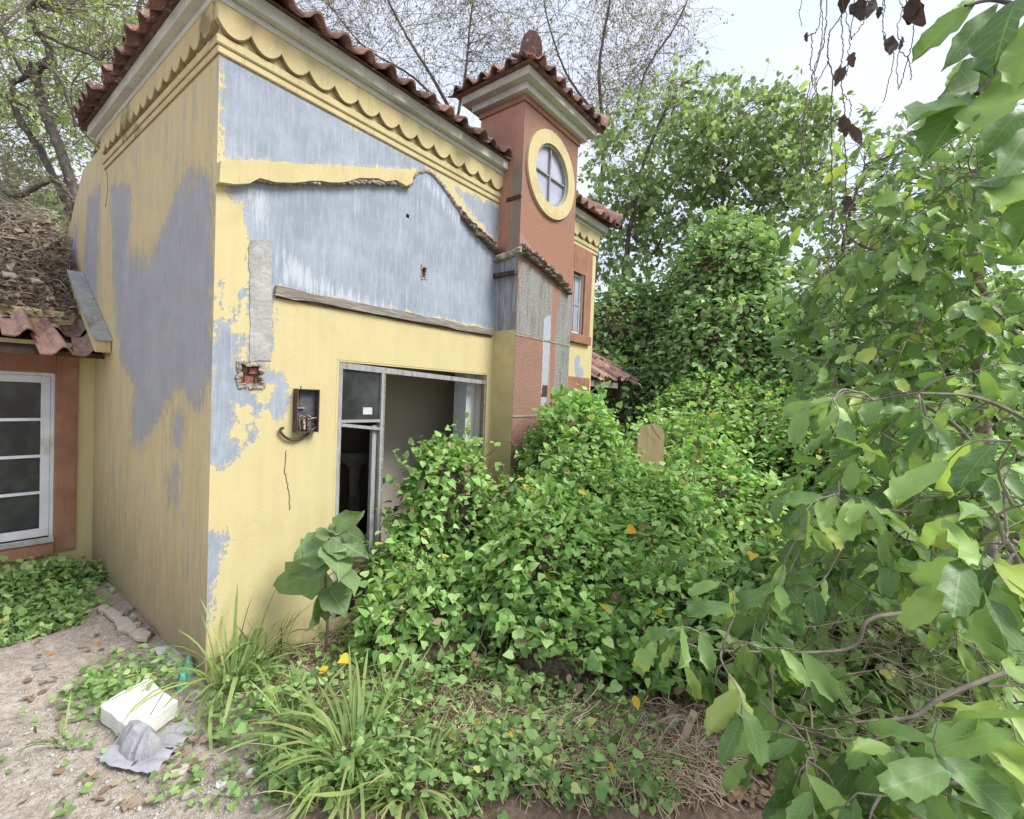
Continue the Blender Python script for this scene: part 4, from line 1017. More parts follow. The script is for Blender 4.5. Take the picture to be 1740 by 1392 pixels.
# ---------------------------------------------------------------- creeper in front of the house
mound('creeper_mound', 'large mound of bright heart leaved creeper piled against the tower foot and doorway', 'creeper', [
    ((2.85, -.78, .72), (.66, .50, .96)), ((2.30, -1.0, .45), (.70, .55, .72)), ((1.85, -1.22, .32), (.62, .50, .62)), ((1.15, -.62, .12), (.50, .38, .42)),
    ((1.72, -.22, .62), (.36, .28, .72)), ((3.15, -1.45, .38), (.62, .52, .74)), ((2.45, -1.55, .25), (.62, .42, .58)), ((1.45, -.25, .25), (.4, .3, .5)), ((1.50, -1.50, .10), (.50, .40, .40)), ((2.0, -1.95, .15), (.50, .38, .50)), ((1.05, -1.0, .02), (.42, .40, .26))],
    27000, (.038, .074), M['creeper'], HEART + HEART + OVAL, 300, 3, .17, key='creeper', stems=520, jitter=.07, sprigs=230, keep=lambda p: ((p[:, 2] + .22 * wave(p, 2.6, 4) > .30) | (RNG.random(len(p)) < .28)) & ((wave(p, 4.5, 8) > -.62) | (RNG.random(len(p)) < .35)))
mound('creeper_bank', 'wide bank of heart leaved creeper spreading to the right behind the mound', 'creeper', [
    ((4.3, -1.5, .35), (.9, .7, .85)), ((5.2, -1.1, .55), (1.1, .9, 1.0)), ((4.4, -2.1, .2), (.8, .55, .75)), el(1330, 760, 6.6, 140, 90), el(1210, 700, 7.4, 90, 60), el(1440, 800, 5.4, 120, 110), el(1560, 860, 4.6, 150, 120)],
    18000, (.052, .085), M['creeper'], HEART + HEART + OVAL, 0, 5, .17, stems=160, sprigs=160)
mound('ivy_covered_tree', 'tall tree stump column swallowed by creeper right of the small porch roof', 'creeper', [
    el(1235, 475, 8.4, 80, 90), el(1240, 600, 8.2, 105, 110), el(1175, 670, 8.4, 70, 90), el(1300, 700, 7.8, 110, 90)],
    17000, (.065, .115), M['ivy'], HEART, 0, 7, .16, stems=90, jitter=.12, low=-.8, sprigs=120)
mound('ivy_thicket', 'dense creeper thicket behind the small porch roof beside the house', 'creeper', [
    el(1060, 570, 9.6, 65, 75), el(1125, 600, 9.4, 70, 110), el(1080, 680, 9.4, 110, 80)],
    10000, (.07, .12), M['ivy'], HEART, 0, 9, .2, stems=90, jitter=.18, low=-1, sprigs=120)
mound('creeper_hedge', 'creeper covered hedge behind the broad leaved tree', 'creeper', [
    el(1400, 600, 7.8, 110, 100), el(1500, 660, 6.6, 130, 120), el(1640, 650, 6.0, 150, 140), el(1380, 700, 7.2, 90, 100), el(1740, 720, 5.4, 150, 180)],
    16000, (.065, .11), M['ivy'], HEART, 0, 11, .2, stems=120, jitter=.2, low=-.8)
mound('undergrowth_bank', 'shaded low creeper bank between the straw and the lower right shrubs', 'creeper', [
    el(1420, 1040, 2.9, 150, 90), el(1600, 1080, 2.8, 160, 110), el(1740, 1120, 2.6, 140, 130), el(1330, 1010, 3.1, 90, 60)],
    6500, (.04, .075), M['weed'], HEART, 0, 15, .25, stems=260, jitter=.07, low=-.6)
mound('creeper_patch', 'low dark green creeper patch growing beneath the white barred window', 'creeper', [
    ((-.55, 2.35, .0), (.60, .36, .17)), ((-.42, 1.95, -.03), (.26, .5, .10)), ((-1.0, 1.95, -.02), (.5, .5, .11)), ((-.55, 1.45, -.05), (.42, .34, .09))],
    4200, (.028, .056), M['weed'], HEART, 120, 13, .25, key='weedheart', stems=30, jitter=.05, core=.7)

# ---------------------------------------------------------------- trees
def crown_tree(name, label, trunks, regions, ntwig, twig, per, size, tpls, mat, seed, group=None, bark='bark', bough=.010, droop=.5, cat='tree', spread=.4, tw='twig'):
    """trunks: [(points, r0, r1)]; regions: (px, py, rx, ry, d0, d1) ellipses of leafy twigs, each joined back to the nearest wood"""
    rng = np.random.default_rng(seed); root = thing(name, label, cat, group)
    T, wood = [], []
    for pts, r0, r1 in trunks:
        P = spline(np.array(pts), 8 * len(pts)); P = P + rng.normal(0, r1 * .25, P.shape); link('limb' if wood else 'trunk', tubes_mesh('trunk', [(P, np.linspace(r0, r1, len(P)), 8)], M[bark]), root); wood.append(P)
    wood = np.concatenate(wood); B, LP, LD, LN = [], [], [], []
    wt = np.array([r[2] * r[3] for r in regions], float); wt /= wt.sum()
    hubs = []
    for i in range(ntwig):
        r = regions[rng.choice(len(regions), p=wt)]; a = rng.uniform(0, 2 * math.pi); q_ = math.sqrt(rng.random())
        c = at(r[0] + r[2] * q_ * math.cos(a), r[1] + r[3] * q_ * math.sin(a), rng.uniform(r[4], r[5]))
        src = wood if not hubs or rng.random() < .35 else np.array(hubs[-160:])
        dist = np.linalg.norm(src - c, axis=1) + np.where(src[:, 2] > c[2], (src[:, 2] - c[2]) * .7, 0) + rng.random(len(src)) * .5
        w_ = src[dist.argmin()]; L = np.linalg.norm(c - w_)
        mid = (c + w_) / 2 + rng.normal(0, .10 * L, 3) + np.array([0, 0, .10 * L])
        P = spline([w_, mid, c], 7); rr = bough * (.5 + min(L, 3) * .35)
        B.append((P, np.linspace(rr, max(.003, rr * .35), 7), 3)); hubs += [P[3], P[5], c]
        for k in range(3):
            d_ = nrm(nrm(c - w_) * .6 + rng.standard_normal(3) * .75 + np.array([0, 0, .25 - droop * .3])); tl = twig * rng.uniform(.6, 1.2)
            e_ = spline([c, c + d_ * tl * .55 + rng.normal(0, .05 * tl, 3), c + d_ * tl + np.array([0, 0, -droop * .3 * tl])], 5)
            B.append((e_, np.linspace(max(.003, rr * .35), .002, 5), 3))
            m = rng.poisson(per / 3)
            if m:
                t = rng.uniform(.15, 1., m); idx = np.minimum((t * 4).astype(int), 3); fr_ = t * 4 - idx
                pp = e_[idx] + (e_[idx + 1] - e_[idx]) * fr_[:, None]
                LP.append(pp + rng.normal(0, .03, (m, 3))); LD.append(nrm(d_[None] * .4 + rng.standard_normal((m, 3)) * .7 + np.array([0, 0, -droop])))
                LN.append(nrm(rng.standard_normal((m, 3)) * .6 + np.array([0, 0, .6]) + .3 * nrm(CAM - c)))
    link('branches', tubes_mesh('branches', B, M[tw]), root, kind='stuff')
    LP, LD, LN = map(np.concatenate, (LP, LD, LN))
    cloud('crown', tpls, LP, LD, LN, rng.uniform(size[0], size[1], len(LP)), mat, root, rng)
    return root
A = lambda d, *pts: [at(x, y, d) for x, y in pts]
crown_tree('gnarled_tree', 'gnarled tree with twisted grey trunk standing behind the low annex roof', [
    (A(8., (165, 470), (118, 300), (80, 200), (64, 150), (62, 122), (80, 106), (84, 85), (70, 60), (54, 42), (52, 15), (66, 0)), .085, .035),
    (A(8.2, (150, 430), (72, 262), (30, 200), (22, 145), (40, 132), (54, 106)), .065, .03), (A(8.1, (64, 118), (42, 128), (16, 80), (0, 40)), .035, .02),
    (A(7.9, (58, 50), (100, 72), (150, 92), (180, 108)), .03, .014), (A(7.8, (0, 316), (25, 334), (55, 322), (95, 308), (128, 345)), .05, .03), (A(7.9, (78, 110), (105, 140), (125, 200), (160, 245)), .03, .012), (A(8.3, (0, 160), (40, 180), (66, 205)), .025, .03)],
    [(60, 60, 190, 130, 7.2, 9.5), (200, 40, 110, 90, 8, 10), (60, 220, 130, 90, 8, 10)], 420, .5, 12, (.05, .095), RHOMB, M['treeyellowgreen'], 31, bough=.012)
crown_tree('leafy_tree', 'bright leafy tree crown filling the sky left of the tiled eave', [
    (A(11, (140, 520), (150, 330), (190, 180), (230, 40), (250, -60)), .09, .03)],
    [(150, 60, 200, 130, 10, 12.5), (40, 120, 130, 120, 10, 12.5), (110, 230, 110, 70, 10, 12)], 330, .7, 12, (.08, .13), RHOMB, M['treeyellowgreen'], 33)
crown_tree('thicket', 'tangle of bare dark twigs and dusty leaves behind the annex roof', [
    (A(8.6, (60, 520), (50, 420), (20, 330)), .03, .012), (A(8.4, (120, 520), (110, 420), (125, 340)), .03, .012)],
    [(60, 370, 110, 70, 7.6, 9.5), (0, 300, 60, 70, 8, 10)], 330, .6, 9, (.05, .09), RHOMB, M['treegrey'], 35, bough=.009, cat='thicket', tw='debris')
crown_tree('slender_tree', 'thin twiggy tree with sparse tiny leaves rising behind the main roof', [
    (A(11, (800, 470), (772, 225), (745, 150), (690, 60), (640, -40)), .06, .02), (A(11.2, (772, 225), (790, 130), (800, 30), (812, -60)), .035, .015), (A(11.2, (760, 190), (700, 130), (620, 80), (560, 10)), .03, .012)],
    [(690, 40, 190, 130, 10, 13), (560, 10, 110, 80, 10, 13), (820, 60, 90, 120, 10.5, 13)], 560, 1.0, 7, (.04, .075), RHOMB, M['treegrey'], 41, 'twiggy trees behind the roof', bough=.009, bark='bark', tw='twig')
crown_tree('slender_tree', 'thin twiggy tree fanning out behind the tower finial', [
    (A(12, (1010, 480), (1025, 260), (1018, 120), (1035, 10), (1040, -60)), .06, .02), (A(12, (1025, 255), (1075, 200), (1098, 120), (1150, 40), (1185, -40)), .04, .015), (A(12.2, (1030, 215), (965, 130), (930, 30), (920, -40)), .035, .012)],
    [(1000, 60, 130, 140, 11, 14), (1090, 60, 95, 120, 11, 14), (1060, 200, 110, 90, 11, 14)], 560, 1.0, 8, (.045, .08), RHOMB, M['treegrey'], 43, 'twiggy trees behind the roof', bough=.009, bark='bark', tw='twig')
crown_tree('heart_leaf_tree', 'tall tree with broad pale leaves and grey trunk just right of the house', [
    (A(9.6, (1045, 640), (1062, 450), (1085, 310), (1120, 210), (1160, 140)), .06, .02), (A(9.6, (1075, 400), (1110, 430), (1140, 360), (1165, 330)), .035, .012)],
    [(1110, 270, 110, 100, 9, 11), (1180, 190, 70, 70, 9, 11), (1060, 370, 60, 80, 9.5, 11), (1150, 370, 90, 60, 9, 11), (1080, 440, 80, 50, 9.5, 11)], 340, .6, 16, (.07, .125), ROUND, M['tree'], 51, 'broad leaved trees against the sky')
crown_tree('heart_leaf_tree', 'tree with loose broad leaves above the creeper column', [
    (A(9., (1222, 560), (1224, 390), (1236, 290), (1252, 200)), .05, .015), (A(9., (1224, 400), (1250, 400), (1300, 340), (1345, 300)), .04, .012), (A(9.1, (1300, 340), (1370, 300), (1400, 285)), .02, .01)],
    [(1270, 250, 100, 90, 8.4, 10.2), (1340, 240, 80, 90, 8.4, 10), (1300, 330, 110, 60, 8.6, 10)], 290, .55, 16, (.07, .13), ROUND, M['tree'], 53, 'broad leaved trees against the sky')
crown_tree('heart_leaf_tree', 'far right tree whose leaves edge the white sky', [
    (A(8., (1440, 700), (1430, 480), (1440, 380), (1470, 280)), .05, .015)],
    [(1430, 400, 90, 90, 7.4, 9), (1540, 300, 130, 90, 7, 9), (1680, 330, 110, 100, 7, 9), (1470, 470, 120, 80, 7.2, 9)], 240, .5, 15, (.07, .125), ROUND, M['tree'], 55, 'broad leaved trees against the sky')
# far foliage closing the horizon
def far_foliage():
    rg = np.random.default_rng(61); P = []
    for (x0, x1, y0, y1, d0, d1, n) in [(930, 1800, 520, 800, 13, 18, 7000), (-200, 200, 330, 560, 13, 17, 2500)]:
        q_ = rg.random((n, 3)); P.append(np.array([at(x0 + (x1 - x0) * a, y0 + (y1 - y0) * b, d0 + (d1 - d0) * c) for a, b, c in q_]))
    P = np.concatenate(P); P = P[(P[:, 2] > .05) & (P[:, 2] < 7.5 + 1.2 * wave(P, .9))]; n = len(P)
    cloud('distant_foliage', ROUND, P, nrm(rg.standard_normal((n, 3)) + np.array([0, 0, -.5])), nrm(rg.standard_normal((n, 3)) + np.array([0, 0, .8])), rg.uniform(.2, .36, n), M['ivy'], None, rg, kind='stuff', label='distant dark foliage closing the view')
far_foliage()

# ---------------------------------------------------------------- broad leaved tree and shrubs, right foreground
def shrub(name, label, trunks, regions, size, seed, droop=.6, cat='shrub', bark='twigpale', tw=.003, flat=.8):
    """regions: (px, py, rx, ry, d0, d1, n twigs, leaves per twig, twig length)"""
    rng = np.random.default_rng(seed); root = thing(name, label, cat)
    T, wood = [], []
    for pts, r0, r1 in trunks:
        P = spline(np.array(pts), 7 * len(pts)); link('limb' if wood and cat == 'tree' else 'trunk' if cat == 'tree' else 'stem', tubes_mesh('stem', [(P, np.linspace(r0, r1, len(P)), 7)], M[bark]), root); wood.append(P)
    wood = np.concatenate(wood); B, LP, LD, LN, hubs = [], [], [], [], []
    for (px, py, rx, ry, d0, d1, nt_, per, tl) in regions:
        for i in range(nt_):
            a = rng.uniform(0, 2 * math.pi); q_ = math.sqrt(rng.random())
            c = at(px + rx * q_ * math.cos(a), py + ry * q_ * math.sin(a), rng.uniform(d0, d1))
            if c[2] < .12: c[2] = .12 + .1 * rng.random()
            src = np.concatenate([wood, np.array(hubs)]) if hubs else wood
            ds = np.linalg.norm(src - c, axis=1) + rng.random(len(src)) * .15; w_ = src[ds.argmin()]; L = np.linalg.norm(c - w_)
            P = spline([w_, (w_ + c) / 2 + rng.normal(0, .07 * L, 3) + np.array([0, 0, .07 * L]), c], 7)
            B.append((P, np.linspace(tw * 1.4, tw * .8, 7), 5)); hubs.append(P[4])
            d_ = nrm(nrm(c - w_) * .5 + rng.standard_normal(3) * .45 + np.array([0, 0, -droop * .35])); e_ = spline([c, c + d_ * tl * .5 + rng.normal(0, .015, 3), c + d_ * tl + np.array([0, 0, -droop * .25 * tl])], 6)
            B.append((e_, np.linspace(tw * .8, tw * .4, 6), 5))
            sv = nrm(np.cross(d_, np.array([0, 0, 1.]) + rng.normal(0, .3, 3)))
            for k in range(per):
                t = (k + .5) / per * 4.99; i0 = int(t); p_ = e_[i0] + (e_[i0 + 1] - e_[i0]) * (t - i0); sgn = 1 if k % 2 else -1
                ld = nrm(d_ * .55 + sv * sgn * .7 + np.array([0, 0, -droop]) + rng.standard_normal(3) * .25)
                LP.append(p_); LD.append(ld); LN.append(nrm(np.array([0, 0, flat]) + rng.standard_normal(3) * .45 + .45 * nrm(CAM - p_)))
    link('twigs', tubes_mesh('twigs', B, M[bark]), root, kind='stuff')
    LP, LD, LN = map(np.array, (LP, LD, LN)); N = len(LP); sz = rng.uniform(size[0], size[1], N)
    _, _, d_ = to_px(LP); o_ = np.argsort(-(sz / np.maximum(d_, .2))); s1, s2 = o_[:300], o_[300:]
    leaf_parts(meshes_for('lobed', 'leaf', LOBED, M['shrub']), LP[s1], LD[s1], LN[s1], sz[s1], root, rng=rng)
    if len(s2): cloud('foliage', LOBED, LP[s2], LD[s2], LN[s2], sz[s2], M['shrub'], root, rng, True, kind='stuff')
    return root
shrub('broadleaf_tree', 'slim tree with large drooping leaves and a pale trunk at the right side', [
    (A(2.9, (1690, 1150), (1672, 760), (1662, 520), (1656, 390), (1680, 200), (1700, 60)), .045, .02), (A(2.7, (1660, 430), (1560, 440), (1470, 420), (1440, 400)), .012, .006), (A(2.9, (1668, 600), (1560, 560), (1480, 545), (1400, 560)), .012, .006), (A(2.5, (1662, 480), (1720, 560), (1780, 600)), .014, .008)],
    [(1500, 400, 130, 70, 2.4, 3.6, 34, 6, .25), (1480, 520, 140, 70, 2.3, 3.5, 42, 6, .25), (1620, 400, 130, 110, 2.3, 3.5, 48, 6, .25), (1650, 560, 120, 100, 2.2, 3.4, 46, 6, .25), (1450, 640, 120, 60, 2.3, 3.4, 30, 6, .25), (1600, 260, 120, 50, 2.4, 3.4, 20, 5, .25), (1690, 300, 70, 90, 2.1, 3.0, 20, 5, .25), (1660, 740, 110, 80, 2.4, 3.4, 30, 6, .25)],
    (.085, .145), 71, cat='tree')
shrub('broadleaf_shrub', 'leafy shrub with long lobed leaves reaching in from the right edge at mid height', [
    (A(1.9, (1800, 1250), (1760, 1000), (1700, 850), (1640, 740), (1560, 680)), .014, .007), (A(1.8, (1740, 930), (1640, 880), (1540, 870), (1440, 860)), .010, .004), (A(1.75, (1760, 720), (1660, 676), (1560, 668)), .008, .004)],
    [(1500, 690, 120, 50, 1.7, 2.4, 13, 5, .2), (1640, 690, 90, 60, 1.6, 2.2, 12, 5, .2), (1480, 820, 130, 70, 1.7, 2.5, 18, 5, .2), (1620, 800, 100, 80, 1.6, 2.2, 14, 5, .2), (1440, 930, 120, 60, 1.7, 2.4, 18, 5, .2), (1600, 960, 120, 60, 1.6, 2.3, 16, 5, .2), (1370, 1000, 80, 60, 1.7, 2.3, 10, 4, .2), (1660, 1080, 90, 60, 1.7, 2.4, 12, 5, .2)],
    (.10, .165), 73)
shrub('broadleaf_shrub', 'nearest shrub with very large glossy leaves at the lower right edge', [
    (A(1.25, (1820, 1300), (1770, 1100), (1740, 980), (1700, 900)), .012, .006), (A(1.25, (1800, 1200), (1700, 1300), (1620, 1330), (1540, 1320)), .008, .004)],
    [(1670, 900, 60, 60, 1.15, 1.45, 5, 3, .14), (1700, 1000, 50, 60, 1.15, 1.5, 4, 3, .14), (1600, 1330, 110, 50, 1.1, 1.5, 9, 4, .14), (1700, 1230, 60, 80, 1.2, 1.6, 6, 4, .14), (1730, 800, 40, 60, 1.1, 1.4, 3, 3, .14), (1500, 1360, 70, 40, 1.2, 1.5, 4, 4, .14)],
    (.14, .20), 75)
shrub('broadleaf_shrub', 'low branch of hanging lobed leaves over the straw, light green at its tip', [
    (A(1.55, (1790, 1120), (1700, 1146), (1600, 1185), (1550, 1218), (1450, 1228)), .010, .005), (A(1.6, (1720, 1030), (1540, 1042), (1475, 1055), (1455, 1095), (1400, 1108), (1250, 1107), (1180, 1100)), .009, .003), (A(1.55, (1620, 1170), (1480, 1260), (1340, 1230), (1290, 1190)), .007, .003)],
    [(1190, 1110, 60, 40, 1.5, 1.75, 7, 4, .16), (1270, 1140, 60, 50, 1.5, 1.75, 7, 4, .16), (1350, 1225, 60, 45, 1.4, 1.7, 9, 4, .14), (1420, 1290, 60, 60, 1.35, 1.65, 9, 4, .14), (1280, 1050, 70, 30, 1.6, 1.9, 5, 3, .16)],
    (.11, .165), 77, droop=.95)
# twig tangle on the right
rg = np.random.default_rng(79); it = []
for k in range(260):
    a_ = at(rg.uniform(1330, 1640), rg.uniform(1040, 1260), rg.uniform(1.7, 2.4)); a_[2] = max(a_[2], .03); v_ = nrm(rg.standard_normal(3) * np.array([1, 1, .6]) + .6 * CR); L = rg.uniform(.1, .5)
    P = spline([a_, a_ + v_ * L * .5 + rg.normal(0, .04, 3), a_ + v_ * L + rg.normal(0, .03, 3)], 7); it.append((P, np.linspace(1, .45, 7) * rg.choice([.0010, .0016, .0026]), 4))
link('dry_twigs', tubes_mesh('dry_twigs', it, M['debris']), kind='stuff', label='tangle of thin dry twigs below the shrub')

# overhanging branch, upper right: each leaf placed along its real twig
ob = thing('overhanging_branch', 'overhanging branch with very large dark lobed leaves in the top right corner', 'branch')
main = A(1.0, (2100, -420), (1860, -150), (1760, 20), (1700, 110), (1660, 160))
T = [(spline(main, 24), np.linspace(.014, .005, 24), 7), (spline(A(1.0, (1760, 20), (1690, 0), (1640, 10)), 10), np.linspace(.006, .003, 10), 6), (spline(A(1.05, (1720, 80), (1770, 180), (1790, 300)), 10), np.linspace(.006, .003, 10), 6),
     (spline([at(1860, -150, 1.0), at(1650, -160, 1.3), at(1500, -130, 1.6), at(1380, -110, 1.7)], 20), np.linspace(.012, .006, 20), 6)]
link('twigs', tubes_mesh('twigs', T, M['bark']), ob)
rg = np.random.default_rng(83); LM = leaf_meshes('leaf', [lobed(11, .20, .2), lobed(12, .24, .1), lobed(13, .22, .3)], M['shrub'])
for (b, t, d0, d1, w) in [((1655, 5), (1552, 95), 1., 1.05, 1.), ((1690, 12), (1612, 108), 1., 1.0, 1.15), ((1735, -15), (1672, 118), .95, .95, 1.35), ((1640, 162), (1545, 205), 1.05, 1.0, .9), ((1650, 165), (1572, 258), 1.05, 1.0, .8), ((1725, 130), (1645, 232), 1., .98, .85), ((1712, 118), (1606, 160), 1.1, 1.05, .8),
    ((1740, 180), (1668, 258), 1., 1.0, .9), ((1650, 95), (1612, 148), 1.1, 1.1, 1.), ((1760, 200), (1702, 300), 1., .98, 1.1), ((1770, 20), (1725, 150), .95, .95, 1.1), ((1660, -5), (1618, 22), 1.05, 1.05, .9), ((1700, 60), (1690, 175), 1., 1.02, 1.), ((1790, 290), (1690, 350), 1.05, 1., .9), ((1790, 300), (1722, 400), 1.05, 1., .9), ((1780, 240), (1660, 330), 1.1, 1.05, .7)]:
    p0, p1 = at(*b, d0), at(*t, d1); L = np.linalg.norm(p1 - p0); leaf_parts([LM[int(rg.integers(3))]], np.array([p0]), np.array([p1 - p0]), np.array([nrm(nrm(CAM - p0) + rg.normal(0, .4, 3) + np.array([0, 0, .3]))]), np.array([L]) * 1.0, ob, rng=rg)

# hanging dry vines with dead leaves
def dead_tpl(seed):
    rg = np.random.default_rng(seed); st = []
    for y, b_ in zip([0, .08, .2, .34, .5, .64, .78, .9], [.04, .5, .85, 1, .92, .8, .55, .25]): st.append((y, y + rg.normal(0, .04), .30 * b_ * rg.uniform(.7, 1.15), .22 * b_ + rg.normal(0, .07), .06 * math.sin(y * 6 + seed)))
    return template(st, (1., .06))
DM = leaf_meshes('dead_leaf', [dead_tpl(k) for k in range(4)], M['deadleaf'])
def vine(label, strands, leaves, d, seed, r=.0016):
    rg = np.random.default_rng(seed); v_ = thing('hanging_vine', label, 'vine', 'dry vines hanging against the sky'); it = []
    for k, s_ in enumerate(strands):
        P = [at(x, y, d + .02 * k) for x, y in s_]
        if s_[0][1] <= 20: P = [at(s_[0][0] + rg.normal(0, 12), -125 + rg.normal(0, 5), d)] + P
        P = spline(P, 9 * len(P)); P = P + rg.normal(0, .0018, P.shape); it.append((P, r * rg.uniform(.7, 1.2), 5))
    link('stem', tubes_mesh('stem', it, M['vine']), v_)
    for (x, y, L) in leaves:
        p0 = at(x, y - L * .5, d); dr = nrm(np.array([rg.normal(0, .2), rg.normal(0, .2), -1.]))
        leaf_parts(DM, np.array([p0]), dr[None], nrm(nrm(CAM - p0) + rg.normal(0, .5, 3))[None], np.array([1.15 * L * d / FPX]), v_, 'dead_leaf', rg)
vine('leftmost dry vine strand, a bare thread with one shrivelled bud', [[(1362, 0), (1358, 20), (1363, 44)], [(1395, 0), (1390, 48), (1378, 58), (1372, 62)], [(1378, 58), (1380, 90), (1376, 110), (1384, 125)]], [(1371, 62, 14)], 1.7, 1)
vine('bundle of three bare vine threads reaching down to the tree tops', [[(1405, 0), (1400, 70), (1392, 95), (1375, 150), (1365, 215), (1360, 300)], [(1397, 0), (1396, 60), (1388, 110), (1380, 135), (1390, 165), (1388, 175), (1375, 210)], [(1404, 40), (1396, 80), (1384, 128), (1372, 190), (1368, 260), (1374, 330)]], [], 1.7, 2)
vine('long single vine dropping past the horizon of leaves, without dead leaves', [[(1430, 16), (1412, 50), (1407, 75), (1408, 104), (1414, 130), (1413, 230), (1413, 330), (1414, 400)], [(1408, 104), (1390, 140), (1376, 180)]], [], 1.65, 3, .002)
vine('vine with five curled dead leaves strung down its length', [[(1433, 0), (1430, 40), (1432, 90), (1428, 120), (1432, 160), (1436, 185), (1434, 220), (1438, 300), (1438, 400)], [(1438, 10), (1444, 60), (1442, 95), (1438, 130)], [(1433, 160), (1445, 175), (1444, 198), (1425, 230)]], [(1435, 4, 26), (1431, 130, 30), (1447, 105, 26), (1426, 216, 32), (1438, 236, 36), (1440, 345, 26)], 1.6, 4)
vine('vine carrying one big ragged dead leaf beside the strung ones', [[(1450, 0), (1445, 60), (1448, 68)], [(1476, 8), (1468, 35), (1452, 60), (1446, 66)]], [(1452, 24, 40)], 1.55, 5)
vine('short vine with a torn dead leaf at the frame top', [[(1474, -10), (1482, 10)], [(1500, 0), (1497, 18)]], [(1484, 10, 28), (1494, 20, 16)], 1.6, 6)
vine('vine ending in one hanging oval dead leaf', [[(1503, 0), (1500, 30), (1501, 60), (1504, 72)], [(1512, 80), (1518, 100), (1508, 150), (1500, 175)]], [(1503, 88, 42)], 1.6, 7)
vine('rightmost vines with a pair of broad dead leaves at the top', [[(1531, 0), (1525, 55), (1530, 75), (1524, 110), (1526, 155)], [(1540, 5), (1552, 40), (1548, 80), (1536, 120), (1528, 150)], [(1527, 85), (1545, 105), (1548, 138)]], [(1545, 26, 46), (1558, 14, 42), (1531, 72, 20)], 1.55, 8)

# ---------------------------------------------------------------- ground plants
def gz(x, y): return float(ground_h(np.array(x), np.array(y)))
def gzv(p): return ground_h(p[:, 0], p[:, 1])
def blade_tpl(arch, w=.022):
    n = 6; st = []
    for i in range(n):
        t = i / n; th = arch * t; st.append((t, t, w * (1 - .5 * t) if i else w * .6, .02 * w, 0))
    tv, tt, tu = template(st)
    y = tv[:, 1].copy(); th = arch * y
    yy = np.sin(th) / max(arch, .01); zz = (1 - np.cos(th)) / max(arch, .01)
    tv[:, 1] = yy; tv[:, 2] -= zz   # bends away as it rises
    return tv, tt, tu
BLADES = leaf_meshes('blade', [blade_tpl(a, w) for a, w in ((.5, .018), (1.1, .02), (1.7, .022), (2.3, .024), (2.7, .02))], M['grass'])
def grass_clump(label, x, y, n, L, seed, spread=.07, lean=(0, 0), tilt=.45):
    rg = np.random.default_rng(seed); root = thing('grass_clump', label, 'grass clump', 'tall grass clumps')
    for i in range(n):
        a = rg.uniform(0, 2 * math.pi); r = spread * math.sqrt(rg.random()); p = np.array([x + r * math.cos(a), y + r * math.sin(a), gz(x, y) - .01])
        o_ = np.array([math.cos(a), math.sin(a), 0]); d_ = nrm(o_ * abs(rg.normal(0, tilt)) + np.array([lean[0], lean[1], 1.]) + rg.normal(0, .12, 3))
        leaf_parts([BLADES[int(rg.choice(5, p=[.25, .25, .2, .2, .1]))]], p[None], d_[None], (-o_ + rg.normal(0, .3, 3))[None], np.array([L * rg.uniform(.5, 1.1)]), root, 'blade', rg)
    return root
g_ = lambda px, py: on('z', 0., px, py)[:2]
grass_clump('upright dark green grass clump at the front corner of the house', *g_(395, 1175), 80, .56, 1, .12, tilt=.25)
grass_clump('second grass clump against the yellow wall beside the corner clump', *g_(455, 1120), 60, .46, 2, .10, tilt=.3)
grass_clump('large arching light green grass clump in the middle foreground', *g_(600, 1330), 110, .5, 3, .08, tilt=.75)
grass_clump('low grass tuft in front of the arching clump at the bottom edge', *g_(545, 1375), 40, .25, 4, .07, tilt=.6)
grass_clump('thin grass tuft below the creeper mound', *g_(850, 1180), 26, .34, 5, .06, tilt=.6)
grass_clump('sparse grass tuft between sapling and mound', *g_(700, 1165), 26, .36, 6, .08, tilt=.5)
grass_clump('bushy grass clump at the bottom edge right of the arching clump', *g_(705, 1375), 60, .36, 8, .08, tilt=.6)
grass_clump('short grass clump on the red soil behind the arching clump', *g_(500, 1250), 50, .32, 9, .08, tilt=.5)
grass_clump('grass clump among the weeds between arching clump and mound', *g_(665, 1240), 45, .34, 10, .08, tilt=.6)
grass_clump('long single stems of grass beside the dirt path', *g_(110, 1260), 12, .28, 7, .05, tilt=.6)
# weeds on the open ground
rg = np.random.default_rng(91)
def weed_patch(polys, n, size, h, mat, tpls, name, seed, label, up=.7):
    rg = np.random.default_rng(seed); P = []
    for (px, py, rx, ry, w) in polys:
        m = int(n * w); c = np.array([on('z', 0., px + rx * rr * math.cos(a), py + ry * rr * math.sin(a)) for a, rr in zip(rg.uniform(0, 6.283, m), np.sqrt(rg.random(m)))])
        P.append(c)
    P = np.concatenate(P); k = wave(P, 4.2, seed) + rg.normal(0, .5, len(P)) > -.35; P = P[k]; m = len(P)
    ok = ~((P[:, 1] > -.03) & (P[:, 0] > -.02)); P = P[ok]; m = len(P)
    P[:, 2] = gzv(P) + .012 + h * rg.random(m) ** 1.6 * (1 + .5 * wave(P, 3., 5))
    cloud(name, tpls, P, nrm(rg.standard_normal((m, 3)) * np.array([1, 1, .4]) + np.array([0, 0, -.12])), nrm(rg.standard_normal((m, 3)) * .45 + np.array([0, 0, up]) + .25 * nrm(CAM - P)), rg.uniform(size[0], size[1], m), mat, None, rg, kind='stuff', label=label)
weed_patch([(650, 1200, 170, 90, .22), (800, 1250, 180, 90, .24), (560, 1330, 130, 80, .16), (750, 1360, 190, 60, .22), (950, 1330, 150, 60, .12), (1020, 1370, 130, 40, .12), (1080, 1290, 140, 60, .08), (960, 1260, 120, 50, .08), (440, 1220, 90, 80, .16), (620, 1120, 90, 60, .12)], 4000, (.018, .052), .14, M['weed'], HEART + OVAL, 'ground_weeds', 93, 'low weeds carpeting the ground in front of the mound')
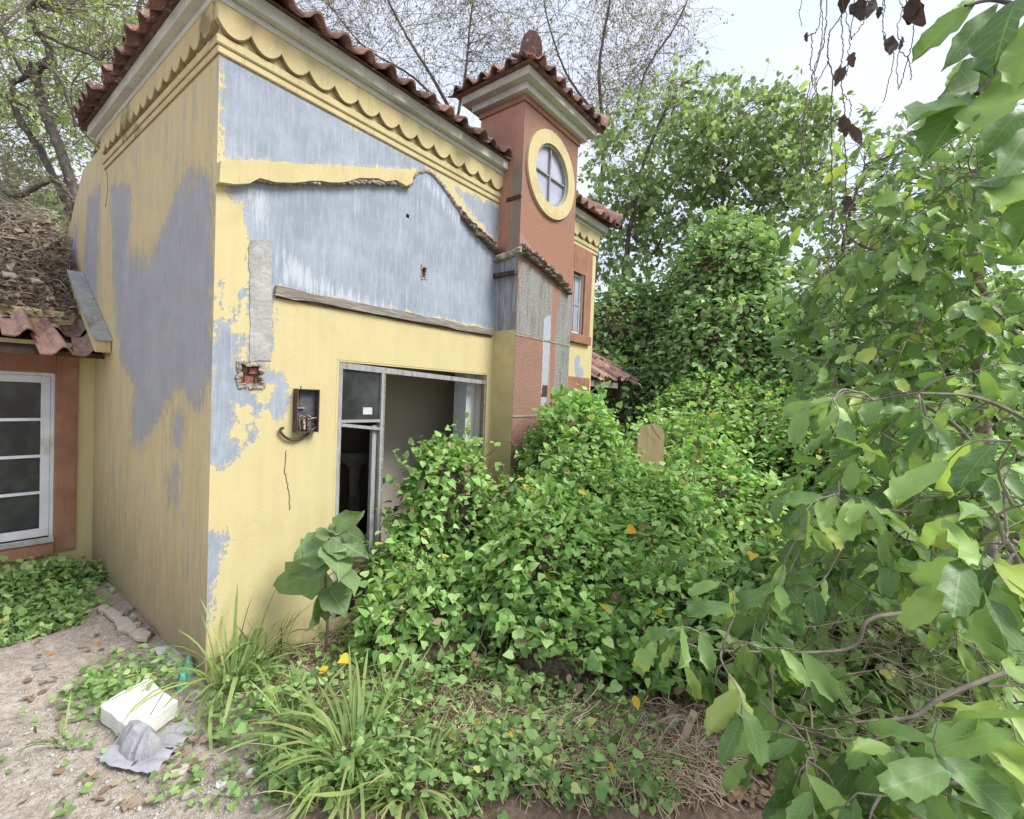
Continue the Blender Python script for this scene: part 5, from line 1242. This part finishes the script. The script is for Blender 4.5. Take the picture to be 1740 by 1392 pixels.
weed_patch([(1400, 1200, 200, 120, .5), (1560, 1330, 200, 80, .3), (1250, 1050, 200, 70, .35), (1600, 1080, 180, 100, .4)], 3400, (.035, .08), .45, M['weed'], HEART, 'undergrowth', 99, 'shaded undergrowth below the broad leaved shrubs')
weed_patch([(225, 1155, 90, 40, .35), (190, 1190, 80, 40, .25), (90, 1010, 110, 60, .4), (30, 980, 70, 60, .2)], 1100, (.03, .06), .12, M['weed'], OVAL, 'path_weeds', 95, 'small weeds scattered along the dirt path')
weed_patch([(200, 1240, 170, 60, .3), (120, 1330, 140, 60, .15), (330, 1340, 80, 50, .4), (430, 1330, 60, 60, .4)], 240, (.018, .04), .05, M['weed'], HEART, 'path_weeds', 97, 'tiny sprouts dotting the bare dirt')
# stalks for the weeds, dry straw, fallen leaves
def straw(name, polys, n, L, mat, seed, label, r=(.0012, .0022), lift=.05, upright=.0):
    rg = np.random.default_rng(seed); it = []
    for (px, py, rx, ry, w) in polys:
        for k in range(int(n * w)):
            a, rr = rg.uniform(0, 6.283), math.sqrt(rg.random()); p = on('z', 0., px + rx * rr * math.cos(a), py + ry * rr * math.sin(a)); p[2] = gz(p[0], p[1]) + .004 + lift * rg.random() ** 2
            v_ = nrm(np.array([rg.normal(), rg.normal(), rg.normal(0, .18) + upright])) * rg.uniform(*L)
            e = p + v_; e[2] = max(e[2], gz(e[0], e[1]) + .004); mid = (p + e) / 2 + rg.normal(0, .02, 3); mid[2] = max(mid[2], gz(mid[0], mid[1]) + .006)
            it.append((spline([p, mid, e], 5), rg.uniform(*r), 3))
    link(name, tubes_mesh(name, it, M[mat]), kind='stuff', label=label)
straw('dry_straw', [(1090, 1290, 150, 70, 1.1), (960, 1300, 140, 60, .8), (1180, 1220, 100, 60, .22), (1000, 1190, 120, 40, .2), (720, 1300, 200, 70, .3), (640, 1130, 110, 60, .25), (520, 1150, 130, 60, .2), (1300, 1120, 120, 90, .3), (800, 1180, 120, 50, .2)], 2300, (.04, .22), 'straw', 101, 'dry straw lying on the ground', r=(.0014, .0032))
straw('weed_stalks', [(650, 1200, 170, 90, .3), (800, 1250, 180, 90, .3), (560, 1330, 130, 80, .3), (850, 1120, 160, 50, .3)], 420, (.05, .2), 'greenstem', 103, 'thin green stalks among the weeds', lift=.03, upright=1.1)
def litter_leaves(name, polys, n, size, mat, seed, label):
    rg = np.random.default_rng(seed); P = []
    for (px, py, rx, ry, w) in polys:
        m = int(n * w); P.append(np.array([on('z', 0., px + rx * math.sqrt(rg.random()) * math.cos(a), py + ry * math.sqrt(rg.random()) * math.sin(a)) for a in rg.uniform(0, 6.283, m)]))
    P = np.concatenate(P); m = len(P); P[:, 2] = gzv(P) + .01 + .015 * rg.random(m)
    cloud(name, OVAL + ROUND, P, nrm(rg.standard_normal((m, 3)) * np.array([1, 1, .15])), nrm(rg.standard_normal((m, 3)) * .35 + np.array([0, 0, 1])), rg.uniform(*size, m), mat, None, rg, kind='stuff', label=label)
litter_leaves('fallen_leaves', [(1090, 1270, 170, 80, 1.1), (950, 1340, 120, 50, .25), (1330, 1330, 110, 60, .4), (760, 1300, 200, 70, .25), (380, 1300, 90, 50, .04), (1250, 1000, 200, 100, .3), (150, 1150, 150, 80, .05), (240, 1320, 140, 60, .03)], 900, (.02, .055), M['fallen'], 105, 'fallen brown leaves on the ground')
# single yellow leaves
ym = meshes_for('yellow', 'yellow_leaf', [HEART[0], OVAL[0]], M['yellowleaf']); rg = np.random.default_rng(107)
for (px, py, d, L, lab) in [(592, 1118, 2.75, 20, 'yellow leaf fallen in the weeds near the sapling stem'), (558, 1133, 2.7, 20, 'second yellow leaf beside the sapling stem'), (812, 1224, 2.35, 20, 'yellow leaf on the weeds below the mound'), (864, 1247, 2.1, 16, 'small yellow leaf right of the larger one below the mound'),
    (1125, 1035, 2.75, 22, 'yellow heart leaf hanging at the right end of the mound'), (752, 947, 3.0, 18, 'orange yellow leaf on the left flank of the mound'), (1066, 898, 3.2, 18, 'yellow leaf high on the mound front'), (1078, 1182, 2.5, 24, 'yellow leaf at the mound foot above the straw'), (1280, 940, 3.0, 18, 'yellow leaf beyond the mound near the shrub'), (1042, 1302, 2.0, 16, 'pale yellow leaf on the straw')]:
    p = at(px, py, d); p[2] = max(p[2], gz(p[0], p[1]) + .02)
    o = link('yellow_leaf', ym[int(rg.integers(2))], None, label=lab, cat='leaf', group='single yellow leaves')
    dd = nrm(rg.standard_normal(3) * np.array([1, 1, .3]) + np.array([0, 0, -.4])); X, Y, Z = frames(dd, nrm(CAM - p) + np.array([0, 0, .5])); s_ = L * d / FPX
    m = Matrix((X * s_, Y * s_, Z * s_)).transposed().to_4x4(); m.translation = Vector(p); o.matrix_world = m

# sapling with big leaves by the wall
sp = thing('sapling', 'sapling with large dull green leaves growing before the yellow wall and door frame', 'sapling')
bx = g_(552, 1130); sb = np.array([bx[0], bx[1], 0.]); top_ = at(560, 905, 2.95)
stem = spline([sb, sb + np.array([.01, 0, .3]), at(552, 1000, 2.95), top_], 20)
link('stem', tubes_mesh('stem', [(stem, np.linspace(.011, .005, 20), 7)], M['twig']), sp)
def sap_tpl(seed):
    rg = np.random.default_rng(seed); st = []
    for i, (y, e, w) in enumerate([(0, -.09, .18), (.08, .0, .34), (.22, .17, .40), (.36, .30, .37), (.48, .46, .40), (.62, .57, .27), (.76, .74, .20), (.89, .87, .09)]):
        st.append((y, e + rg.normal(0, .015), w * rg.uniform(.88, 1.12), rg.uniform(-.02, .11) * (1 - y), .05 * math.sin(y * 5 + seed) - .1 * y * y))
    return template(st, (1., -.16), half=False)
SM = leaf_meshes('leaf', [sap_tpl(k) for k in range(5)], M['sapling'])
rg = np.random.default_rng(111); PT = []
for (b, t, dp, w) in [((558, 925), (497, 950), 2.9, 1.15), ((560, 930), (598, 935), 2.85, 1.1), ((555, 955), (488, 968), 2.95, .8), ((552, 968), (466, 1003), 2.95, .9), ((568, 940), (582, 985), 2.7, 1.1), ((582, 968), (610, 1015), 2.8, 1.0), ((545, 1020), (525, 1078), 2.75, 1.2), ((565, 905), (580, 882), 3.0, .7), ((572, 892), (628, 868), 3.0, .8), ((590, 905), (625, 922), 3.0, .8), ((550, 1040), (556, 1058), 2.85, .6), ((560, 915), (536, 893), 3.0, 1), ((565, 915), (640, 950), 2.9, 1), ((548, 948), (508, 915), 2.95, 1), ((560, 1000), (590, 1050), 2.85, 1)]:
    p0, p1 = at(*b, 2.93), at(*t, dp); L = np.linalg.norm(p1 - p0) * 1.08; k = np.abs(np.linalg.norm(stem - p0, axis=1)).argmin()
    PT.append((spline([stem[max(0, k - 1)], (stem[max(0, k - 1)] + p0) / 2 + np.array([0, 0, .01]), p0], 5), .003, 5))
    leaf_parts([SM[int(rg.integers(5))]], p0[None], (p1 - p0)[None], (nrm(CAM - p0) * .6 + rg.normal(0, .5, 3) + np.array([0, 0, .6]))[None], np.array([L * rg.uniform(.75, 1.05)]), sp, rng=rg)
for it_ in PT: link('petiole', tubes_mesh('petiole', [it_], M['greenstem']), sp)

# ---------------------------------------------------------------- little porch far right
po = thing('porch', 'small tumbledown porch with red tile roof right of the house', 'porch')
PSL = .62; pe = .35; pxa, pxb = on('y', pe, 1002, 638)[0], on('y', pe, 1078, 658)[0]; pez = on('y', pe, 1035, 648)[2]
for r in range(6):
    for k in range(int((pxb - pxa) / .2) + 1):
        y_ = pe + r * .27
        tile_at(OLDTILE, (pxa + .1 + k * .2, y_ + random.gauss(0, .02) - (.06 if r == 0 and k % 3 == 0 else 0), pez + (y_ - pe) * PSL + .03), (0, 1, PSL - .05), (0, -PSL, 1), po, 1.4)
q4 = [(pxa, pe + .08), (pxb, pe + .08), (pxb, pe + 1.75), (pxa, pe + 1.75)]
pz = lambda y, o_: pez + (y - pe) * PSL + o_
obj('roof_slab', [(x, y, pz(y, .0)) for x, y in q4] + [(x, y, pz(y, -.03)) for x, y in q4], [(0, 1, 2, 3), (7, 6, 5, 4), (0, 4, 5, 1), (1, 5, 6, 2), (2, 6, 7, 3), (3, 7, 4, 0)], M['darkwood'], po)
MB().box((pxa, pe + .02, pez - .10), (pxa + (pxb - pxa) * .62, pe + .05, pez - .01)).build('barge_board', M['greywood'], po)
for x_ in (pxa + .25, pxb - .3): MB().box((x_, pe + .12, -.05), (x_ + .09, pe + .21, pez + .02)).build('post', M['darkwood'], po)
MB().box((pxa, pe + 1.4, -.05), (pxb + .6, pe + 1.5, pez + .4)).build('back_wall', M['terra'], po)
MB().box((pxa, pe + .06, 1.30), (pxb + .2, pe + .115, 1.38)).build('rail', M['greywood'], po)
wbp = at(1106, 752, 4.85); u_ = np.array([CR[0], CR[1], 0]); u_ = nrm(u_); v = []
wbd = thing('tan_board', 'tan weathered board propped among the creeper in the gap right of the mound', 'board')
prof = [(a_ * .68, b_ * .68 if b_ > 0 else b_ * 1.7) for a_, b_ in ((-.20, -.75), (-.20, .10), (-.16, .22), (-.03, .26), (.05, .28), (.15, .24), (.20, .12), (.20, -.75))]
fw = np.array([-u_[1], u_[0], 0.])
MB().prism(prof, lambda u, w, d: tuple(wbp + u_ * u + fw * d + np.array([0, 0, w])), 0, .03).build('panel', M['board'], wbd)
link('twig', tubes_mesh('twig', [(spline([wbp + u_ * -.035 - fw * .02 + np.array([0, 0, .23]), wbp + u_ * .02 - fw * .03 + np.array([0, 0, .12]), wbp + u_ * .09 - fw * .02 + np.array([0, 0, .04])], 8), .004, 4)], M['wire']), wbd)

# ---------------------------------------------------------------- litter by the path
def slab_thing(name, label, cat, corners, z0, z1, mat, bev=.006, group=None, n=.05, amp=.004, seed=0):
    P = ragged([g_(*c) for c in corners], n, amp, seed); cx_ = np.mean([p[0] for p in P]); cy_ = np.mean([p[1] for p in P]); zg = gz(cx_, cy_)
    return MB().prism(P, lambda u, w, d: (u, w, d + zg), z0, z1).build(name, M[mat], None, bevel=bev, label=label, cat=cat, group=group)
fb = thing('foam_block', 'white polystyrene slab lying on the ground by the weeds', 'foam block')
c3 = [on('z', .10, *p) for p in [(168, 1197), (205, 1175), (240, 1160), (246, 1148), (258, 1152), (270, 1168), (302, 1190), (262, 1218), (222, 1238)]]
zg = 0.0
MB().prism(ragged([(p[0], p[1]) for p in c3], .04, .0025, 3), lambda u, w, d: (u, w, d), .012, .10).build('slab', M['foam'], fb, bevel=.006)
l0, l1 = on('z', .101, 180, 1193), on('z', .101, 256, 1155); q0, q1 = on('z', .101, 255, 1215), on('z', .101, 280, 1174)
link('crack', tubes_mesh('crack', [([l0, l1], .0016, 4), ([q0, q1], .0016, 4)], M['darkwood']), fb)
# crumpled grey sheet
def sheet_cloth(name, label, cat, outline, mat, hf, seed, n=44):
    P = np.array(ragged([tuple(on('z', .02, *p)[:2]) for p in outline], .02, .003, seed)); lo, hi = P.min(0), P.max(0)
    gx, gy = np.meshgrid(np.linspace(lo[0], hi[0], n), np.linspace(lo[1], hi[1], n)); pts = np.stack([gx.ravel(), gy.ravel()], -1)
    sd = poly_sd(pts, P); q3 = np.concatenate([pts, np.zeros((len(pts), 1))], -1); z = hf(q3, sd)
    A_ = P; B_ = np.roll(P, -1, 0); e_ = B_ - A_; w_ = pts[:, None] - A_
    t_ = np.clip((w_ * e_).sum(-1) / (e_ * e_).sum(-1), 0, 1); near = A_ + t_[..., None] * e_; k_ = np.linalg.norm(pts[:, None] - near, axis=-1).argmin(1)
    pts = np.where((sd < 0)[:, None], near[np.arange(len(pts)), k_], pts)
    v = np.concatenate([pts, z[:, None]], -1); f = []
    for j in range(n - 1):
        for i in range(n - 1):
            a = j * n + i
            if max(sd[a], sd[a + 1], sd[a + n], sd[a + n + 1]) > 0: f.append((a, a + 1, a + n + 1, a + n))
    o = obj(name, v, f, M[mat], None, False, label=label, cat=cat)
    m = o.modifiers.new('thick', 'SOLIDIFY'); m.thickness = .004
    return o
sheet_cloth('grey_sheet', 'crumpled grey plastic sheet spread on the dirt below the white slab', 'sheet', [(163, 1290), (205, 1255), (235, 1262), (275, 1245), (318, 1222), (332, 1245), (300, 1275), (265, 1315), (225, 1312), (190, 1305)], 'tarp',
    lambda p, sd: .022 + np.abs(.014 * np.sin((p[:, 0] * .75 + p[:, 1] * .65) * 42 + 2 * wave(p, 6, 2))) + .012 * wave(p, 9, 4) + .012 * np.clip(sd * 12, 0, 1), 1)
sheet_cloth('grey_bundle', 'folded grey cloth bundle leaning on the white slab', 'bundle', [(198, 1264), (216, 1254), (245, 1252), (268, 1260), (276, 1278), (256, 1296), (230, 1299), (206, 1288)], 'tarp',
    lambda p, sd: .025 + .10 * np.sqrt(np.clip(sd / .045, 0, 1)) * (1 + .3 * wave(p, 15, 6)) + .005 * wave(p, 40, 1), 2, 36)
sheet_cloth('teal_bag', 'torn teal plastic bag between grass and wall corner', 'plastic bag', [(298, 1172), (310, 1150), (312, 1130), (328, 1128), (332, 1142), (318, 1165), (308, 1178)], 'teal', lambda p, sd: .02 + .10 * np.sqrt(np.clip(sd / .03, 0, 1)) + .02 * wave(p, 22, 3), 3, 26)
sheet_cloth('plastic_scrap', 'clear white plastic scrap crumpled at the wall corner', 'plastic scrap', [(262, 1100), (290, 1095), (312, 1110), (322, 1130), (300, 1140), (275, 1125)], 'litter', lambda p, sd: .02 + .05 * np.clip(sd * 12, 0, 1) * (1 + wave(p, 18, 3)) * .6, 4, 24)
for i, (cs, lab) in enumerate([([(165, 1040), (178, 1034), (208, 1052), (196, 1062)], 'cement slab fragment nearest the annex, along the side wall'), ([(196, 1060), (212, 1054), (235, 1075), (222, 1086), (200, 1075)], 'middle cement slab fragment along the side wall'), ([(218, 1084), (240, 1072), (258, 1082), (250, 1092), (232, 1092)], 'cement slab fragment closest to the weeds by the side wall')]):
    slab_thing('cement_slab', lab, 'slab', cs, .005, .035, 'slab', .004, 'broken cement slabs', .05, .006, i + 5)
b0, b1 = on('z', .03, 1156, 1272), on('z', .17, 1180, 1208); bw = nrm(np.cross(b1 - b0, CAM - b0)) * .017; bn = nrm(np.cross(bw, b1 - b0)) * .006
v = [b0 - bw, b0 + bw, b1 + bw, b1 - bw]; v = [p - bn for p in v] + [p + bn for p in v]
obj('brown_board', v, [(3, 2, 1, 0), (4, 5, 6, 7), (0, 1, 5, 4), (1, 2, 6, 5), (2, 3, 7, 6), (3, 0, 4, 7)], M['card'], None, label='brown board strip leaning up from the straw under the shrub', cat='board')
sheet_cloth('blue_scrap', 'bluish plastic scrap beside the brown board on the straw', 'plastic scrap', [(1128, 1238), (1140, 1228), (1160, 1232), (1152, 1248), (1140, 1252)], 'litter', lambda p, sd: .07 + .03 * np.clip(sd * 20, 0, 1) * (1 + wave(p, 22, 3)), 6, 18)
def rock(name, label, cat, px, py, r, mat, seed, flat=.55, group=None):
    rg = np.random.default_rng(seed); x, y = g_(px, py); v, f = [], []; n = 7; sc_ = np.array([1, rg.uniform(.6, 1), flat]); ph0 = rg.uniform(0, 6)
    for i in range(5):
        for j in range(n):
            th, ph = math.pi * (i + .02) / 4.04, ph0 + 2 * math.pi * j / n; u = np.array([math.sin(th) * math.cos(ph), math.sin(th) * math.sin(ph), math.cos(th)])
            v.append(np.array([x, y, gz(x, y) + r * flat * .45]) + r * sc_ * np.clip(u * rg.uniform(.85, 1.3), -.9, .9))
    for i in range(4):
        for j in range(n): f.append((i * n + j, (i + 1) * n + j, (i + 1) * n + (j + 1) % n, i * n + (j + 1) % n))
    return obj(name, v, f, M[mat], None, False, label=label, cat=cat, group=group)
for i, (px, py, r, lab) in enumerate([(67, 1137, .035, 'flat pale plaster chip alone on the dirt path'), (25, 1072, .035, 'white plaster chip left of the weeds'), (85, 1103, .03, 'grey stone behind the pale plaster chip'), (8, 1270, .03, 'pale stone at the left picture edge'), (428, 1325, .035, 'white shard beside the arching grass'), (305, 1312, .045, 'yellowish lump of plaster below the grey sheet'),
    (322, 1355, .035, 'yellowish stone near the bottom, on the red soil'), (445, 1230, .03, 'white crumpled scrap at the corner clump'), (330, 1190, .05, 'pale pink rubble piece by the grass clump'), (375, 1340, .025, 'pink and white pebble on the red soil')]):
    rock('rubble_piece', lab, 'stone', px, py, r, 'litter' if 'white' in lab else 'stone', i + 30)
rg = np.random.default_rng(66)
for i in range(16):
    q_ = np.array([-rg.uniform(.03, .12), rg.uniform(.85, 1.4), 0.]); px, py, _ = to_px(q_)
    rock('rubble_piece', 'small broken rubble chunk along the foot of the side wall', 'stone', px, py, rg.uniform(.016, .036), 'stone' if rg.random() < .85 else 'brick', 200 + i, .75, 'rubble chunks along the side wall')
for i, (px, py, lab) in enumerate([(165, 1094, 'orange peel strip under the path weeds'), (84, 1113, 'orange scrap lying on the path')]):
    rock('orange_scrap', lab, 'scrap', px, py, .022, 'orange', 60 + i, .3)
for i, (px, py, lab) in enumerate([(62, 478, 'white scrap on the brush of the annex roof, right of the larger one'), (15, 468, 'larger white scrap on the annex roof brush at the picture edge'), (85, 508, 'small white scrap low on the annex roof')]):
    p = on('y', 2.9, px, py); rg = np.random.default_rng(i); w2 = (.035, .045, .03)[i]
    MB().prism(ragged([(-w2, -.03), (w2, -.02), (w2 * .8, .03), (-w2 * .7, .035)], .02, .010, i), lambda u, w, d: (p[0] + u, p[1] + w, p[2] + w * .6 + d), 0, .012).build('roof_scrap', M['stone'], None, label=lab, cat='scrap')
# pebbles and grit, too many to count
rg = np.random.default_rng(121); vs, ts, b = [], [], 0
base = np.array([(1, 0, 0), (-1, 0, 0), (0, 1, 0), (0, -1, 0), (0, 0, 1), (0, 0, -1)], float); tri = np.array([(0, 2, 4), (2, 1, 4), (1, 3, 4), (3, 0, 4), (2, 0, 5), (1, 2, 5), (3, 1, 5), (0, 3, 5)])
for (px, py, rx, ry, m) in [(120, 1200, 220, 160, 1500), (210, 1050, 70, 50, 260), (300, 1350, 180, 50, 500), (420, 1330, 90, 50, 200), (240, 1085, 40, 25, 160)]:
    for k in range(m):
        a, rr = rg.uniform(0, 6.283), math.sqrt(rg.random()); p = on('z', 0., px + rx * rr * math.cos(a), py + ry * rr * math.sin(a))
        if p[0] > -.01 and p[1] > -.02: continue
        s_ = rg.choice([.003, .005, .008, .014], p=[.45, .35, .16, .04]); p[2] = gz(p[0], p[1]) + s_ * .25
        vs.append(p + base * s_ * rg.uniform(.5, 1.2, (6, 3)) @ np.linalg.qr(rg.standard_normal((3, 3)))[0]); ts.append(tri + b); b += 6
link('grit', tri_mesh('grit', np.concatenate(vs), np.concatenate(ts), M['stone']), kind='stuff', label='grit and pebbles on the dirt')
